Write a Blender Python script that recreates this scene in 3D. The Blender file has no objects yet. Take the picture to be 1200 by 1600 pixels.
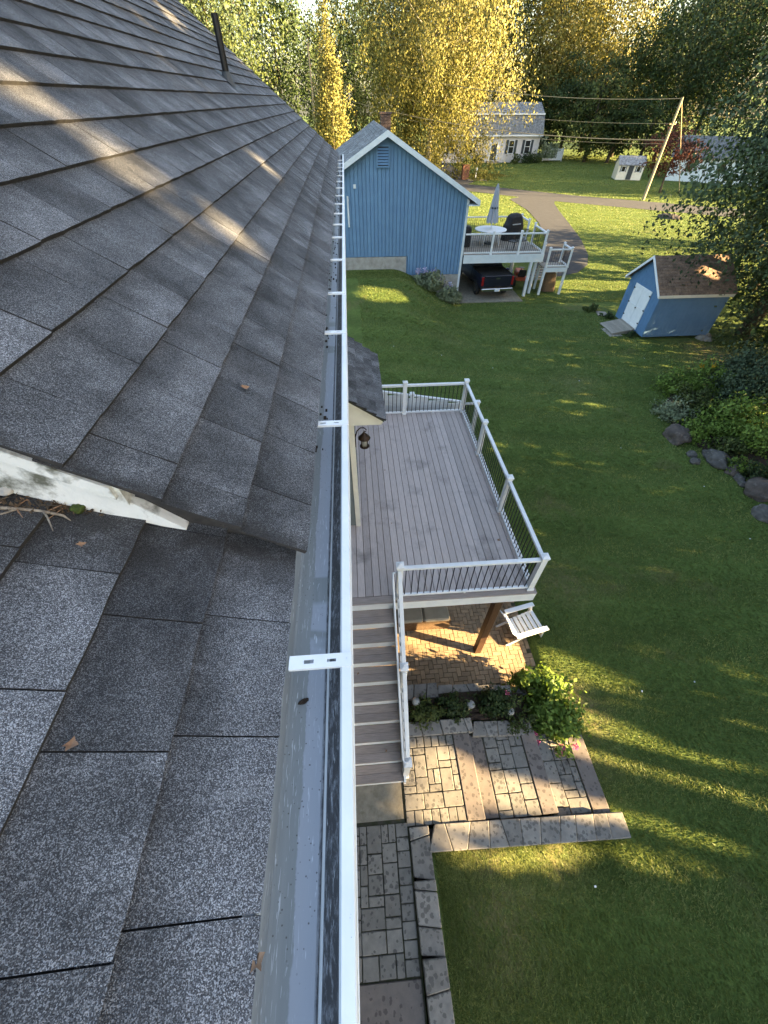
import bpy, bmesh, math, random
import numpy as np
from mathutils import Vector, Matrix, noise as mnoise
random.seed(7); RNG = np.random.default_rng(11)
PI = math.pi; R = math.radians
SC = bpy.context.scene; COL = SC.collection

# ------------------------------------------------------------------ camera
CAM_H = 8.3; PITCH = 47.07; YAW = 4.2
cd = bpy.data.cameras.new('camera'); cam = bpy.data.objects.new('camera', cd); COL.objects.link(cam)
cam.location = (0, 0, CAM_H); cam.rotation_euler = (R(90 - PITCH), 0, R(-YAW))
cd.sensor_fit = 'HORIZONTAL'; cd.sensor_width = 36; cd.lens = 18.0
cd.clip_start = 0.05; cd.clip_end = 3000
SC.camera = cam
# ------------------------------------------------------------------ sun and sky
SUN_EL = 16.0
S = Vector((.943 * math.cos(R(SUN_EL)), -.333 * math.cos(R(SUN_EL)), math.sin(R(SUN_EL)))).normalized()
w = bpy.data.worlds.new('World'); SC.world = w; w.use_nodes = True
wn = w.node_tree.nodes; wl = w.node_tree.links
for n in list(wn): wn.remove(n)
sky = wn.new('ShaderNodeTexSky'); sky.sky_type = 'NISHITA'; sky.sun_disc = False
sky.sun_elevation = R(SUN_EL); sky.sun_rotation = math.atan2(S.x, S.y)
sky.air_density = 1.0; sky.dust_density = 2.2; sky.ozone_density = 1.0
bg = wn.new('ShaderNodeBackground'); bg.inputs['Strength'].default_value = 0.072
wo = wn.new('ShaderNodeOutputWorld'); wl.new(sky.outputs[0], bg.inputs[0]); wl.new(bg.outputs[0], wo.inputs[0])
sd = bpy.data.lights.new('sun', 'SUN'); sd.energy = 5.0; sd.angle = R(0.5); sd.color = (1.0, .75, .42)
sun = bpy.data.objects.new('sun', sd); COL.objects.link(sun); sun.location = (60, -20, 40)
sun.rotation_euler = (-S).to_track_quat('-Z', 'Y').to_euler()
vs = SC.view_settings; vs.view_transform = 'Standard'; vs.look = 'None'; vs.gamma = 1; vs.use_curve_mapping = False
vs.exposure = 3.5
vs.use_white_balance = True; vs.white_balance_temperature = 7250; vs.white_balance_tint = 10      # phone camera set for open shade
SC.cycles.max_bounces = 6; SC.cycles.diffuse_bounces = 3; SC.cycles.transmission_bounces = 4

# ------------------------------------------------------------------ photograph pixel -> direction
_cy, _sy, _ct, _st = math.cos(R(YAW)), math.sin(R(YAW)), math.cos(R(PITCH)), math.sin(R(PITCH))
def ray(px, py):
    r = (px - 600) / 600; u = (800 - py) / 600
    Y = _ct + u * _st; Z = -_st + u * _ct
    return Vector((r * _cy + Y * _sy, -r * _sy + Y * _cy, Z))
def onz(px, py, z=0.0):
    d = ray(px, py); return Vector((0, 0, CAM_H)) + d * ((z - CAM_H) / d.z)
def ony(px, py, y):
    d = ray(px, py); return Vector((0, 0, CAM_H)) + d * (y / d.y)
TAN_U, TAN_L = .75, .45                    # slope of the upper and of the lower roof
def onroof(px, py):
    d = ray(px, py); t = (7.45 - CAM_H - .17 * TAN_U) / (d.z + TAN_U * d.x); return Vector((0, 0, CAM_H)) + d * t

# ------------------------------------------------------------------ materials
def nn(nt, t, **kw):
    n = nt.nodes.new(t)
    for k, v in kw.items(): setattr(n, k, v)
    return n
def mixc(nt, fac, a, b, mode='MIX'):
    m = nn(nt, 'ShaderNodeMix', data_type='RGBA', blend_type=mode)
    for sock, v in ((m.inputs[0], fac), (m.inputs[6], a), (m.inputs[7], b)):
        if hasattr(v, 'links') or hasattr(v, 'is_linked'): nt.links.new(v, sock)
        elif isinstance(v, (tuple, list)): sock.default_value = (*v[:3], 1)
        else: sock.default_value = v
    return m.outputs[2]
def mathn(nt, op, a, b=None, c=None, clamp=False):
    m = nn(nt, 'ShaderNodeMath', operation=op, use_clamp=clamp)
    for i, v in enumerate((a, b, c)):
        if v is None: continue
        if hasattr(v, 'is_linked'): nt.links.new(v, m.inputs[i])
        else: m.inputs[i].default_value = v
    return m.outputs[0]
def noise(nt, pos, scale, detail=3, rough=.55, dist=0):
    n = nn(nt, 'ShaderNodeTexNoise'); n.inputs['Scale'].default_value = scale; n.inputs['Detail'].default_value = detail
    n.inputs['Roughness'].default_value = rough; n.inputs['Distortion'].default_value = dist
    nt.links.new(pos, n.inputs['Vector']); return n.outputs['Fac']
def ramp(nt, v, a, b):
    n = nn(nt, 'ShaderNodeMapRange'); n.clamp = True
    nt.links.new(v, n.inputs[0]); n.inputs[1].default_value = a; n.inputs[2].default_value = b
    return n.outputs[0]
def base_mat(name):
    m = bpy.data.materials.new(name); m.use_nodes = True; nt = m.node_tree
    p = nt.nodes['Principled BSDF']; pos = nn(nt, 'ShaderNodeNewGeometry').outputs['Position']
    return m, nt, p, pos
def vscale(nt, pos, s):
    v = nn(nt, 'ShaderNodeVectorMath', operation='MULTIPLY'); nt.links.new(pos, v.inputs[0]); v.inputs[1].default_value = s
    return v.outputs[0]
def rndv(nt):
    oi = nn(nt, 'ShaderNodeObjectInfo').outputs['Random']; at = nn(nt, 'ShaderNodeAttribute', attribute_name='rnd').outputs['Fac']
    return mathn(nt, 'FRACT', mathn(nt, 'ADD', oi, at))
def bumpto(nt, p, h, strength, dist=.01):
    b = nn(nt, 'ShaderNodeBump'); b.inputs['Strength'].default_value = strength; b.inputs['Distance'].default_value = dist
    nt.links.new(h, b.inputs['Height']); nt.links.new(b.outputs[0], p.inputs['Normal'])
def M(name, c1, c2=None, scale=6, rough=.7, bump=0, bscale=60, rv=0.0, metal=0, spec=.4, lo=.35, hi=.65, st=(1, 1, 1), dirt=None, dscale=3, dlo=.55, dhi=.75):
    m, nt, p, pos = base_mat(name)
    pv = vscale(nt, pos, st) if st != (1, 1, 1) else pos
    c2 = c2 or tuple(x * .8 for x in c1)
    f = ramp(nt, noise(nt, pv, scale, 4), lo, hi)
    c = mixc(nt, f, c1, c2)
    if dirt: c = mixc(nt, ramp(nt, noise(nt, pos, dscale, 5, .65), dlo, dhi), c, dirt)
    if rv:
        v = mathn(nt, 'MULTIPLY_ADD', rndv(nt), rv, 1 - rv / 2)
        c = mixc(nt, 1.0, c, _grey(nt, v), 'MULTIPLY')
    nt.links.new(c, p.inputs['Base Color'])
    p.inputs['Roughness'].default_value = rough; p.inputs['Metallic'].default_value = metal
    p.inputs['Specular IOR Level'].default_value = spec
    if bump: bumpto(nt, p, noise(nt, pv, bscale, 3), bump)
    return m
def _grey(nt, v):
    c = nn(nt, 'ShaderNodeCombineColor')
    for i in range(3): nt.links.new(v, c.inputs[i])
    return c.outputs[0]

def shingle_mat(name, gscale, dark, mid, light, blot):
    m, nt, p, pos = base_mat(name)
    g = noise(nt, pos, gscale, 1, .6)
    vo = nn(nt, 'ShaderNodeTexVoronoi'); vo.inputs['Scale'].default_value = gscale * 1.15; nt.links.new(pos, vo.inputs['Vector'])
    sepc = nn(nt, 'ShaderNodeSeparateColor'); nt.links.new(vo.outputs['Color'], sepc.inputs[0]); cell = sepc.outputs[0]     # every granule its own tone
    c = mixc(nt, ramp(nt, g, .34, .60), dark, mid)
    c = mixc(nt, mathn(nt, 'MULTIPLY', ramp(nt, cell, .55, 1.0), .75), c, light)
    c = mixc(nt, mathn(nt, 'MULTIPLY', ramp(nt, cell, .35, .0), .6), c, dark)
    r = rndv(nt)
    v = mathn(nt, 'MULTIPLY_ADD', r, .66, .68)
    b = noise(nt, pos, blot, 5, .65)
    v = mathn(nt, 'MULTIPLY', v, mathn(nt, 'MULTIPLY_ADD', ramp(nt, b, .34, .66), .9, .52))
    # darker band of granules printed across the upper half of every tab
    tv = nn(nt, 'ShaderNodeAttribute', attribute_name='tv').outputs['Fac']
    band = ramp(nt, mathn(nt, 'ADD', tv, mathn(nt, 'MULTIPLY_ADD', noise(nt, pos, 11, 3), .12, -.06)), .07, .15)
    v = mathn(nt, 'MULTIPLY', v, mathn(nt, 'MULTIPLY_ADD', band, -.34, 1.12))
    c = mixc(nt, 1.0, c, _grey(nt, v), 'MULTIPLY')
    # pale weathered scuffs running down the slope, and a brown tinge of algae
    sc = ramp(nt, noise(nt, vscale(nt, pos, (3.5, 22, 3.5)), 1.3, 4, .7), .62, .76)
    c = mixc(nt, mathn(nt, 'MULTIPLY', sc, .30), c, (.34, .36, .39))
    sepp = nn(nt, 'ShaderNodeSeparateXYZ'); nt.links.new(pos, sepp.inputs[0])      # soot-dark staining where water runs off the rake board
    stain = mathn(nt, 'MULTIPLY', mathn(nt, 'MULTIPLY', ramp(nt, sepp.outputs[1], .42, .64), ramp(nt, sepp.outputs[1], .70, .66)), ramp(nt, noise(nt, pos, 9, 5, .7), .28, .52))
    c = mixc(nt, mathn(nt, 'MULTIPLY', stain, .75), c, (.022, .021, .02))
    warm = ramp(nt, noise(nt, pos, 1.7, 3), .56, .82)
    c = mixc(nt, mathn(nt, 'MULTIPLY', warm, .28), c, (.12, .105, .098))
    nt.links.new(c, p.inputs['Base Color']); p.inputs['Roughness'].default_value = .88; p.inputs['Specular IOR Level'].default_value = .3
    bumpto(nt, p, g, .8, .003)
    return m

def leaf_mat(name, dark, mid, light, trans=.35):
    m = bpy.data.materials.new(name); m.use_nodes = True; nt = m.node_tree
    for n in list(nt.nodes): nt.nodes.remove(n)
    a = nn(nt, 'ShaderNodeAttribute', attribute_name='rnd').outputs['Fac']
    c = mixc(nt, ramp(nt, a, 0, .5), dark, mid); c = mixc(nt, ramp(nt, a, .5, 1), c, light)
    d = nn(nt, 'ShaderNodeBsdfPrincipled'); t = nn(nt, 'ShaderNodeBsdfTranslucent'); mx = nn(nt, 'ShaderNodeMixShader')
    d.inputs['Roughness'].default_value = .55; d.inputs['Specular IOR Level'].default_value = .3
    nt.links.new(c, d.inputs['Base Color']); nt.links.new(c, t.inputs['Color']); mx.inputs[0].default_value = trans
    an = nn(nt, 'ShaderNodeAttribute', attribute_name='nrm').outputs['Vector']; gn = nn(nt, 'ShaderNodeNewGeometry').outputs['Normal']
    sc = nn(nt, 'ShaderNodeVectorMath', operation='SCALE'); nt.links.new(an, sc.inputs[0]); sc.inputs['Scale'].default_value = 1.5
    ad = nn(nt, 'ShaderNodeVectorMath', operation='ADD'); nt.links.new(sc.outputs[0], ad.inputs[0]); nt.links.new(gn, ad.inputs[1])
    nz = nn(nt, 'ShaderNodeVectorMath', operation='NORMALIZE'); nt.links.new(ad.outputs[0], nz.inputs[0])
    nt.links.new(nz.outputs[0], d.inputs['Normal']); nt.links.new(nz.outputs[0], t.inputs['Normal'])
    o = nn(nt, 'ShaderNodeOutputMaterial')
    nt.links.new(d.outputs[0], mx.inputs[1]); nt.links.new(t.outputs[0], mx.inputs[2]); nt.links.new(mx.outputs[0], o.inputs[0])
    return m

def lawn_mat():
    m, nt, p, pos = base_mat('lawn_soil_grass')
    big = ramp(nt, noise(nt, pos, .35, 4), .35, .65)
    c = mixc(nt, big, (.088, .134, .032), (.122, .176, .044))
    f = noise(nt, pos, 28, 5, .75); c = mixc(nt, ramp(nt, f, .35, .7), c, (.048, .074, .018))
    f2 = noise(nt, pos, 5.5, 4, .7); c = mixc(nt, mathn(nt, 'MULTIPLY', ramp(nt, f2, .5, .75), .6), c, (.15, .20, .052))
    # mowing stripes running with the slope of the yard
    sep = nn(nt, 'ShaderNodeSeparateXYZ'); nt.links.new(pos, sep.inputs[0])
    ph = mathn(nt, 'ADD', mathn(nt, 'MULTIPLY', sep.outputs[0], .9), mathn(nt, 'MULTIPLY', sep.outputs[1], 4.2))
    s = mathn(nt, 'MULTIPLY_ADD', mathn(nt, 'SINE', mathn(nt, 'ADD', ph, mathn(nt, 'MULTIPLY', noise(nt, pos, .8, 2), 5))), .13, 1.0)
    c = mixc(nt, 1.0, c, _grey(nt, s), 'MULTIPLY')
    dry = ramp(nt, noise(nt, pos, .55, 5, .65), .60, .72)
    c = mixc(nt, mathn(nt, 'MULTIPLY', dry, .65), c, (.155, .125, .06))
    a = nn(nt, 'ShaderNodeAttribute', attribute_name='dry').outputs['Fac']
    c = mixc(nt, mathn(nt, 'MULTIPLY', a, ramp(nt, f2, .3, .62)), c, (.19, .145, .075))
    nt.links.new(c, p.inputs['Base Color']); p.inputs['Roughness'].default_value = .9; p.inputs['Specular IOR Level'].default_value = .15
    bumpto(nt, p, mathn(nt, 'ADD', f, noise(nt, pos, 9, 3)), .7, .05)
    return m

def paver_mat(name, c1, c2, wet=(.075, .07, .066), rv=.35, spots=True):
    m, nt, p, pos = base_mat(name)
    c = mixc(nt, ramp(nt, noise(nt, pos, 9, 4), .3, .7), c1, c2)
    v = mathn(nt, 'MULTIPLY_ADD', rndv(nt), rv, 1 - rv * .5)
    c = mixc(nt, 1.0, c, _grey(nt, v), 'MULTIPLY')
    g = noise(nt, pos, 130, 2, .6); c = mixc(nt, mathn(nt, 'MULTIPLY', ramp(nt, g, .5, .75), .35), c, tuple(x * .5 for x in c1))
    p.inputs['Roughness'].default_value = .85
    if spots:
        vo = nn(nt, 'ShaderNodeTexVoronoi'); vo.inputs['Scale'].default_value = 14; vo.inputs['Randomness'].default_value = 1
        wob = mixc(nt, .05, pos, nn_color_noise(nt, pos, 22)); nt.links.new(wob, vo.inputs['Vector'])
        sz = mathn(nt, 'MULTIPLY_ADD', noise(nt, pos, 2.2, 2), .95, -.15)
        spot = ramp(nt, mathn(nt, 'SUBTRACT', sz, vo.outputs['Distance']), -.01, .05)
        c = mixc(nt, mathn(nt, 'MULTIPLY', spot, .62), c, wet)
    nt.links.new(c, p.inputs['Base Color']); bumpto(nt, p, noise(nt, pos, 70, 4, .7), .5, .006)
    return m
def nn_color_noise(nt, pos, scale):
    n = nn(nt, 'ShaderNodeTexNoise'); n.inputs['Scale'].default_value = scale; nt.links.new(pos, n.inputs['Vector']); return n.outputs['Color']

def gutter_mat():
    m, nt, p, pos = base_mat('gutter_inside_grey')
    sep = nn(nt, 'ShaderNodeSeparateXYZ'); nt.links.new(pos, sep.inputs[0])
    st = noise(nt, vscale(nt, pos, (60, 1.2, 60)), 1.0, 4, .6)
    c = mixc(nt, ramp(nt, st, .3, .7), (.235, .252, .25), (.285, .302, .30))
    # wet sheen painted as a paler bluish strip down the floor, broken here and there
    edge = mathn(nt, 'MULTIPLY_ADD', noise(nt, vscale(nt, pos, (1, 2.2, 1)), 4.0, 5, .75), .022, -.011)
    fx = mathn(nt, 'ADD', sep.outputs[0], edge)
    sheen = mathn(nt, 'MULTIPLY', ramp(nt, fx, -.163, -.160), ramp(nt, noise(nt, vscale(nt, pos, (.4, 3.2, .4)), 1.6, 3, .6), .36, .40))
    c = mixc(nt, mathn(nt, 'MULTIPLY', sheen, .85), c, (.40, .42, .465))
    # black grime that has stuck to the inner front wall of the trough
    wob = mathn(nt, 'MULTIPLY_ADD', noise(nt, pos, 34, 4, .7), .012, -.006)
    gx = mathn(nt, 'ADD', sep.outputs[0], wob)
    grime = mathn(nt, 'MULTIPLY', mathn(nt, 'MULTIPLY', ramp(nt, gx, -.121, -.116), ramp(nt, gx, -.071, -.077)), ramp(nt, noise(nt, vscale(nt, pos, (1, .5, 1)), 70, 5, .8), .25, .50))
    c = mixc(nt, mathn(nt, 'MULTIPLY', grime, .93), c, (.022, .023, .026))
    dots = nn(nt, 'ShaderNodeTexVoronoi'); dots.inputs['Scale'].default_value = 95; nt.links.new(pos, dots.inputs['Vector'])
    dd = mathn(nt, 'MULTIPLY', ramp(nt, dots.outputs['Distance'], .17, .10), ramp(nt, noise(nt, pos, 5, 3), .52, .6))
    c = mixc(nt, mathn(nt, 'MULTIPLY', dd, .8), c, (.06, .05, .04))
    # fine scratches
    sc = ramp(nt, noise(nt, vscale(nt, pos, (260, 16, 60)), 1.0, 2, .5, 1.6), .65, .68)
    sc = mathn(nt, 'MULTIPLY', sc, ramp(nt, noise(nt, pos, 3.1, 2), .42, .52))
    c = mixc(nt, mathn(nt, 'MULTIPLY', sc, .6), c, (.72, .76, .80))
    nt.links.new(c, p.inputs['Base Color']); p.inputs['Roughness'].default_value = .42; p.inputs['Specular IOR Level'].default_value = .5
    return m
MAT = {}
def mk():
    A = MAT
    A['shingle'] = shingle_mat('asphalt_shingle', 620, (.018, .019, .022), (.074, .078, .087), (.32, .335, .36), 4.2)
    A['edge'] = M('cut_asphalt_edge', (.022, .022, .024), (.04, .038, .037), 40, .9)
    A['shingle_far'] = shingle_mat('asphalt_shingle_grey', 60, (.07, .075, .08), (.15, .16, .17), (.27, .28, .30), 3)
    A['shingle_brown'] = M('brown_shingle', (.25, .165, .115), (.14, .092, .066), 14, .9, .5, 70, rv=.5)
    A['white'] = M('white_vinyl', (.78, .79, .80), (.70, .72, .74), 5, .42, .08, 40)
    A['white_dirty'] = M('white_paint_specked', (.76, .79, .81), (.68, .71, .73), 6, .45, .1, 60, dirt=(.10, .10, .085), dscale=75, dlo=.69, dhi=.74)
    A['white_rake'] = M('white_rake_grimy', (.78, .80, .80), (.66, .69, .68), 7, .6, .3, 60, dirt=(.13, .135, .11), dscale=13, dlo=.50, dhi=.68)
    A['cream'] = M('cream_trim', (.74, .70, .60), (.66, .62, .54), 4, .5, .1, 40)
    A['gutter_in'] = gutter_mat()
    A['deck'] = M('grey_composite_board', (.52, .445, .42), (.41, .355, .335), 3, .62, .35, 9, rv=.34, st=(26, 1.6, 26), dirt=(.20, .175, .165), dscale=1.4, dlo=.56, dhi=.8)
    A['tread'] = M('brown_grey_composite', (.34, .285, .26), (.24, .20, .18), 3, .6, .35, 9, rv=.2, st=(1.6, 30, 30))
    A['black'] = M('black_metal', (.015, .015, .017), (.02, .02, .02), 10, .35, metal=.3)
    A['siding'] = M('grey_clapboard', (.16, .18, .18), (.13, .15, .155), 3, .6, .1, 30)
    A['bronze'] = M('bronze_metal', (.028, .018, .013), (.06, .035, .02), 20, .45, .2, 60, metal=.5)
    A['lampglass'] = M('lamp_glass', (.34, .33, .30), (.2, .2, .19), 5, .1, spec=.7)
    A['lawn'] = lawn_mat()
    A['grass'] = leaf_mat('grass_blade', (.068, .100, .022), (.138, .182, .043), (.275, .290, .095), .32)
    A['brick'] = paver_mat('tan_brick', (.38, .27, .165), (.27, .195, .125), rv=.4, spots=False)
    A['paver'] = paver_mat('tumbled_paver', (.225, .212, .188), (.16, .15, .134), (.045, .042, .04))
    A['tread_stone'] = paver_mat('stone_tread', (.19, .16, .142), (.15, .128, .115), (.055, .045, .04), rv=.1)
    A['cap'] = paver_mat('cap_stone', (.27, .25, .222), (.185, .172, .156), (.07, .066, .062), rv=.4)
    A['joint'] = M('dark_joint_sand', (.085, .077, .058), (.055, .06, .028), 9, .95, .4, 60)
    A['concrete'] = M('weathered_concrete', (.27, .245, .195), (.18, .162, .125), 7, .9, .5, 30, dirt=(.13, .12, .08), dscale=5)
    A['found'] = M('foundation_concrete', (.40, .385, .355), (.30, .285, .26), 4, .9, .3, 20, dirt=(.2, .19, .17), dscale=1.6)
    A['soil'] = M('bark_soil', (.05, .032, .02), (.03, .02, .014), 25, .95, .9, 40)
    A['blue'] = M('blue_board_siding', (.135, .265, .425), (.115, .23, .385), 2.2, .6, .15, 20, rv=.10, dirt=(.24, .36, .50), dscale=1.1, dlo=.62, dhi=.95)
    A['shedblue'] = M('shed_blue_siding', (.095, .205, .355), (.078, .172, .305), 2.5, .6, .15, 20)
    A['shedblue_shaded'] = M('shed_blue_shaded_side', (.062, .105, .155), (.05, .088, .135), 2.5, .65, .15, 20)  # shed paint darkened for its shaded side; used nowhere
    A['bluewhite'] = M('pale_paint', (.70, .76, .80), (.62, .68, .72), 3, .5)
    A['asphalt'] = M('old_asphalt', (.036, .038, .043), (.028, .030, .034), 2, .9, .5, 60, dirt=(.05, .051, .054), dscale=.7)
    A['bark'] = M('bark', (.10, .078, .058), (.05, .04, .03), 8, .95, .8, 20, st=(4, 4, .7))
    A['palebark'] = M('pale_birch_bark', (.50, .46, .38), (.28, .24, .19), 5, .9, .5, 20, st=(2, 2, 3))
    A['pole'] = M('weathered_pole_wood', (.36, .29, .19), (.26, .21, .14), 6, .9, .4, 30, st=(8, 8, .5))
    A['postwood'] = M('stained_post', (.085, .042, .022), (.055, .028, .016), 6, .55, .3, 30, st=(9, 9, .7))
    A['wood'] = M('grey_wood', (.34, .30, .25), (.25, .22, .18), 5, .85, .4, 30, st=(12, 1, 12), rv=.3)
    A['wicker'] = M('brown_wicker', (.16, .10, .055), (.09, .055, .03), 30, .7, .6, 90, rv=.3)
    A['cushion'] = M('beige_cushion', (.42, .36, .27), (.36, .31, .23), 6, .9, .3, 40)
    A['rock'] = M('brown_boulder', (.10, .078, .066), (.055, .045, .040), 5, .9, .9, 12, dirt=(.17, .145, .13), dscale=6)
    A['greyrock'] = M('grey_boulder', (.10, .093, .088), (.06, .056, .054), 5, .9, .9, 12, dirt=(.2, .19, .18), dscale=6)
    A['slab'] = M('flagstone', (.33, .30, .26), (.25, .22, .19), 4, .9, .5, 15)
    A['truck'] = M('dark_navy_paint', (.008, .010, .022), (.010, .012, .026), 3, .25, spec=.6)
    A['tyre'] = M('rubber', (.016, .016, .016), (.022, .022, .022), 8, .8)
    A['glass'] = M('dark_glass', (.012, .013, .015), (.018, .02, .022), 2, .08, spec=.8)
    A['chrome'] = M('chrome', (.55, .55, .56), (.45, .45, .46), 3, .2, metal=1)
    A['red'] = M('red_lens', (.28, .012, .014), (.2, .01, .01), 3, .25)
    A['plate'] = M('licence_plate', (.62, .72, .80), (.72, .74, .76), 6, .4)
    A['cover'] = M('black_cover_cloth', (.016, .016, .018), (.028, .028, .03), 8, .75, .4, 20)
    A['umb'] = M('grey_umbrella_cloth', (.44, .47, .51), (.36, .39, .43), 6, .85, .3, 20)
    A['chimney'] = M('red_brown_brick', (.085, .06, .052), (.06, .042, .038), 9, .9, .5, 30, rv=.3)
    A['nhwall'] = M('pinkish_white_siding', (.62, .58, .56), (.55, .51, .5), 3, .7)
    A['dark'] = M('dark_shutter', (.035, .045, .05), (.045, .05, .055), 3, .6)
    A['pinkpot'] = M('terracotta_box', (.20, .085, .055), (.14, .06, .04), 5, .85)
    A['orange'] = M('orange_plastic', (.55, .10, .04), (.45, .08, .03), 4, .5)
    A['bluepl'] = M('blue_plastic', (.05, .09, .35), (.04, .07, .3), 4, .5)
    A['green'] = leaf_mat('leaf_deep_green', (.022, .042, .014), (.050, .085, .026), (.105, .155, .046), .35)
    A['greenblue'] = leaf_mat('leaf_cool_green', (.036, .062, .034), (.080, .122, .062), (.155, .21, .105), .35)
    A['gold'] = leaf_mat('leaf_yellow_green', (.11, .11, .028), (.225, .215, .055), (.36, .335, .115), .4)
    A['lime'] = leaf_mat('leaf_mid_green', (.042, .066, .018), (.088, .122, .032), (.17, .20, .06), .38)
    A['maple'] = leaf_mat('leaf_red_brown', (.05, .018, .014), (.11, .038, .026), (.18, .07, .04), .35)
    A['pale'] = leaf_mat('leaf_pale_green', (.15, .19, .11), (.25, .30, .17), (.38, .42, .27), .3)
    A['bright'] = leaf_mat('leaf_fresh_green', (.085, .14, .02), (.17, .27, .042), (.29, .40, .085), .38)
    A['pink'] = leaf_mat('petal_pink', (.45, .05, .16), (.62, .10, .26), (.75, .25, .40), .3)
    A['yellow'] = leaf_mat('petal_yellow', (.5, .26, .01), (.65, .36, .02), (.75, .45, .05), .3)
    A['lav'] = leaf_mat('petal_lavender', (.33, .30, .50), (.45, .42, .62), (.6, .58, .72), .3)
    A['dead'] = M('dry_leaf', (.30, .19, .12), (.22, .12, .07), 30, .8)
    A['litter'] = M('rotted_leaf_litter', (.05, .034, .022), (.11, .075, .045), 60, .95)
    A['moss'] = M('moss', (.05, .075, .012), (.03, .05, .01), 60, .95, .8, 120)
    A['twig'] = M('pale_twig', (.34, .30, .25), (.16, .13, .10), 40, .9, .5, 80)
mk()

# ------------------------------------------------------------------ mesh builder
class MB:
    def __init__(s): s.v = []; s.f = []; s.rn = []
    def add(s, v, f, rn=0.0):
        k = len(s.v); s.v += [tuple(p) for p in v]; s.f += [tuple(i + k for i in q) for q in f]; s.rn += [rn] * len(v)
        return s
    def box(s, x0, x1, y0, y1, z0, z1, rn=0.0):
        v = [(x0, y0, z0), (x1, y0, z0), (x1, y1, z0), (x0, y1, z0), (x0, y0, z1), (x1, y0, z1), (x1, y1, z1), (x0, y1, z1)]
        return s.add(v, [(0, 3, 2, 1), (4, 5, 6, 7), (0, 1, 5, 4), (1, 2, 6, 5), (2, 3, 7, 6), (3, 0, 4, 7)], rn)
    def bar(s, a, b, w, h, up=(0, 0, 1), rn=0.0):
        a, b = Vector(a), Vector(b); d = (b - a).normalized(); u = Vector(up)
        if abs(d.dot(u)) > .99: u = Vector((0, 1, 0))
        x = d.cross(u).normalized() * (w / 2); z = x.cross(d).normalized() * (h / 2)
        v = [a - x - z, a + x - z, a + x + z, a - x + z, b - x - z, b + x - z, b + x + z, b - x + z]
        return s.add(v, [(0, 1, 2, 3), (7, 6, 5, 4), (0, 4, 5, 1), (1, 5, 6, 2), (2, 6, 7, 3), (3, 7, 4, 0)], rn)
    def tube(s, pts, rad, n=8, cap=True, rn=0.0):
        pts = [Vector(p) for p in pts]
        if not isinstance(rad, (list, tuple)): rad = [rad] * len(pts)
        v = []; f = []; ref = Vector((0.13, .31, .94))
        for i, p in enumerate(pts):
            d = (pts[min(i + 1, len(pts) - 1)] - pts[max(i - 1, 0)]).normalized()
            x = d.cross(ref if abs(d.dot(ref.normalized())) < .97 else Vector((1, 0, 0))).normalized(); y = d.cross(x)
            for k in range(n):
                a = 2 * PI * k / n; v.append(p + (x * math.cos(a) + y * math.sin(a)) * rad[i])
        for i in range(len(pts) - 1):
            for k in range(n):
                a = i * n + k; b = i * n + (k + 1) % n; f.append((a, b, b + n, a + n))
        if cap: f.append(tuple(range(n - 1, -1, -1))); f.append(tuple(range((len(pts) - 1) * n, len(pts) * n)))
        return s.add(v, f, rn)
    def lathe(s, c, prof, n=16, sx=1, sy=1, rn=0.0):
        v = []; f = []
        for (r, z) in prof:
            for k in range(n): a = 2 * PI * k / n; v.append((c[0] + r * sx * math.cos(a), c[1] + r * sy * math.sin(a), c[2] + z))
        for i in range(len(prof) - 1):
            for k in range(n): a = i * n + k; b = i * n + (k + 1) % n; f.append((a, b, b + n, a + n))
        f.append(tuple(range(n - 1, -1, -1))); f.append(tuple(range((len(prof) - 1) * n, len(prof) * n)))
        return s.add(v, f, rn)
    def prism(s, poly, z0, z1, rn=0.0):                     # plan polygon (counter-clockwise) raised from z0 to z1
        n = len(poly); v = [(p[0], p[1], z0) for p in poly] + [(p[0], p[1], z1) for p in poly]
        f = [tuple(range(n - 1, -1, -1)), tuple(range(n, 2 * n))] + [(i, (i + 1) % n, (i + 1) % n + n, i + n) for i in range(n)]
        return s.add(v, f, rn)
    def extr(s, poly, axis, a, b, rn=0.0):                   # section polygon extruded along x or y
        n = len(poly)
        P = (lambda p, t: (t, p[0], p[1])) if axis == 'x' else (lambda p, t: (p[0], t, p[1]))
        v = [P(p, a) for p in poly] + [P(p, b) for p in poly]
        f = [tuple(range(n - 1, -1, -1)), tuple(range(n, 2 * n))] + [(i, (i + 1) % n, (i + 1) % n + n, i + n) for i in range(n)]
        return s.add(v, f, rn)
    def mesh(s, name, off=(0, 0, 0), bevel=0, fix=True):
        me = bpy.data.meshes.new(name)
        me.from_pydata([(p[0] - off[0], p[1] - off[1], p[2] - off[2]) for p in s.v], [], s.f)
        if any(s.rn):
            a = me.attributes.new('rnd', 'FLOAT', 'POINT'); a.data.foreach_set('value', s.rn)
        if fix or bevel:
            bm = bmesh.new(); bm.from_mesh(me); bmesh.ops.recalc_face_normals(bm, faces=bm.faces)
            if bevel: bmesh.ops.bevel(bm, geom=list(bm.edges), offset=bevel, segments=1, affect='EDGES', clamp_overlap=True)
            bm.to_mesh(me); bm.free()
        return me
    def build(s, name, mat, parent=None, bevel=0, smooth=False, off=None, fix=True):
        if off is None: off = base_of(parent)
        me = s.mesh(name, off, bevel, fix); return link(name, me, mat, parent, smooth)
BASE = {}
def base_of(o):
    while o is not None:
        if o.name in BASE: return BASE[o.name]
        o = o.parent
    return (0, 0, 0)
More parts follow.
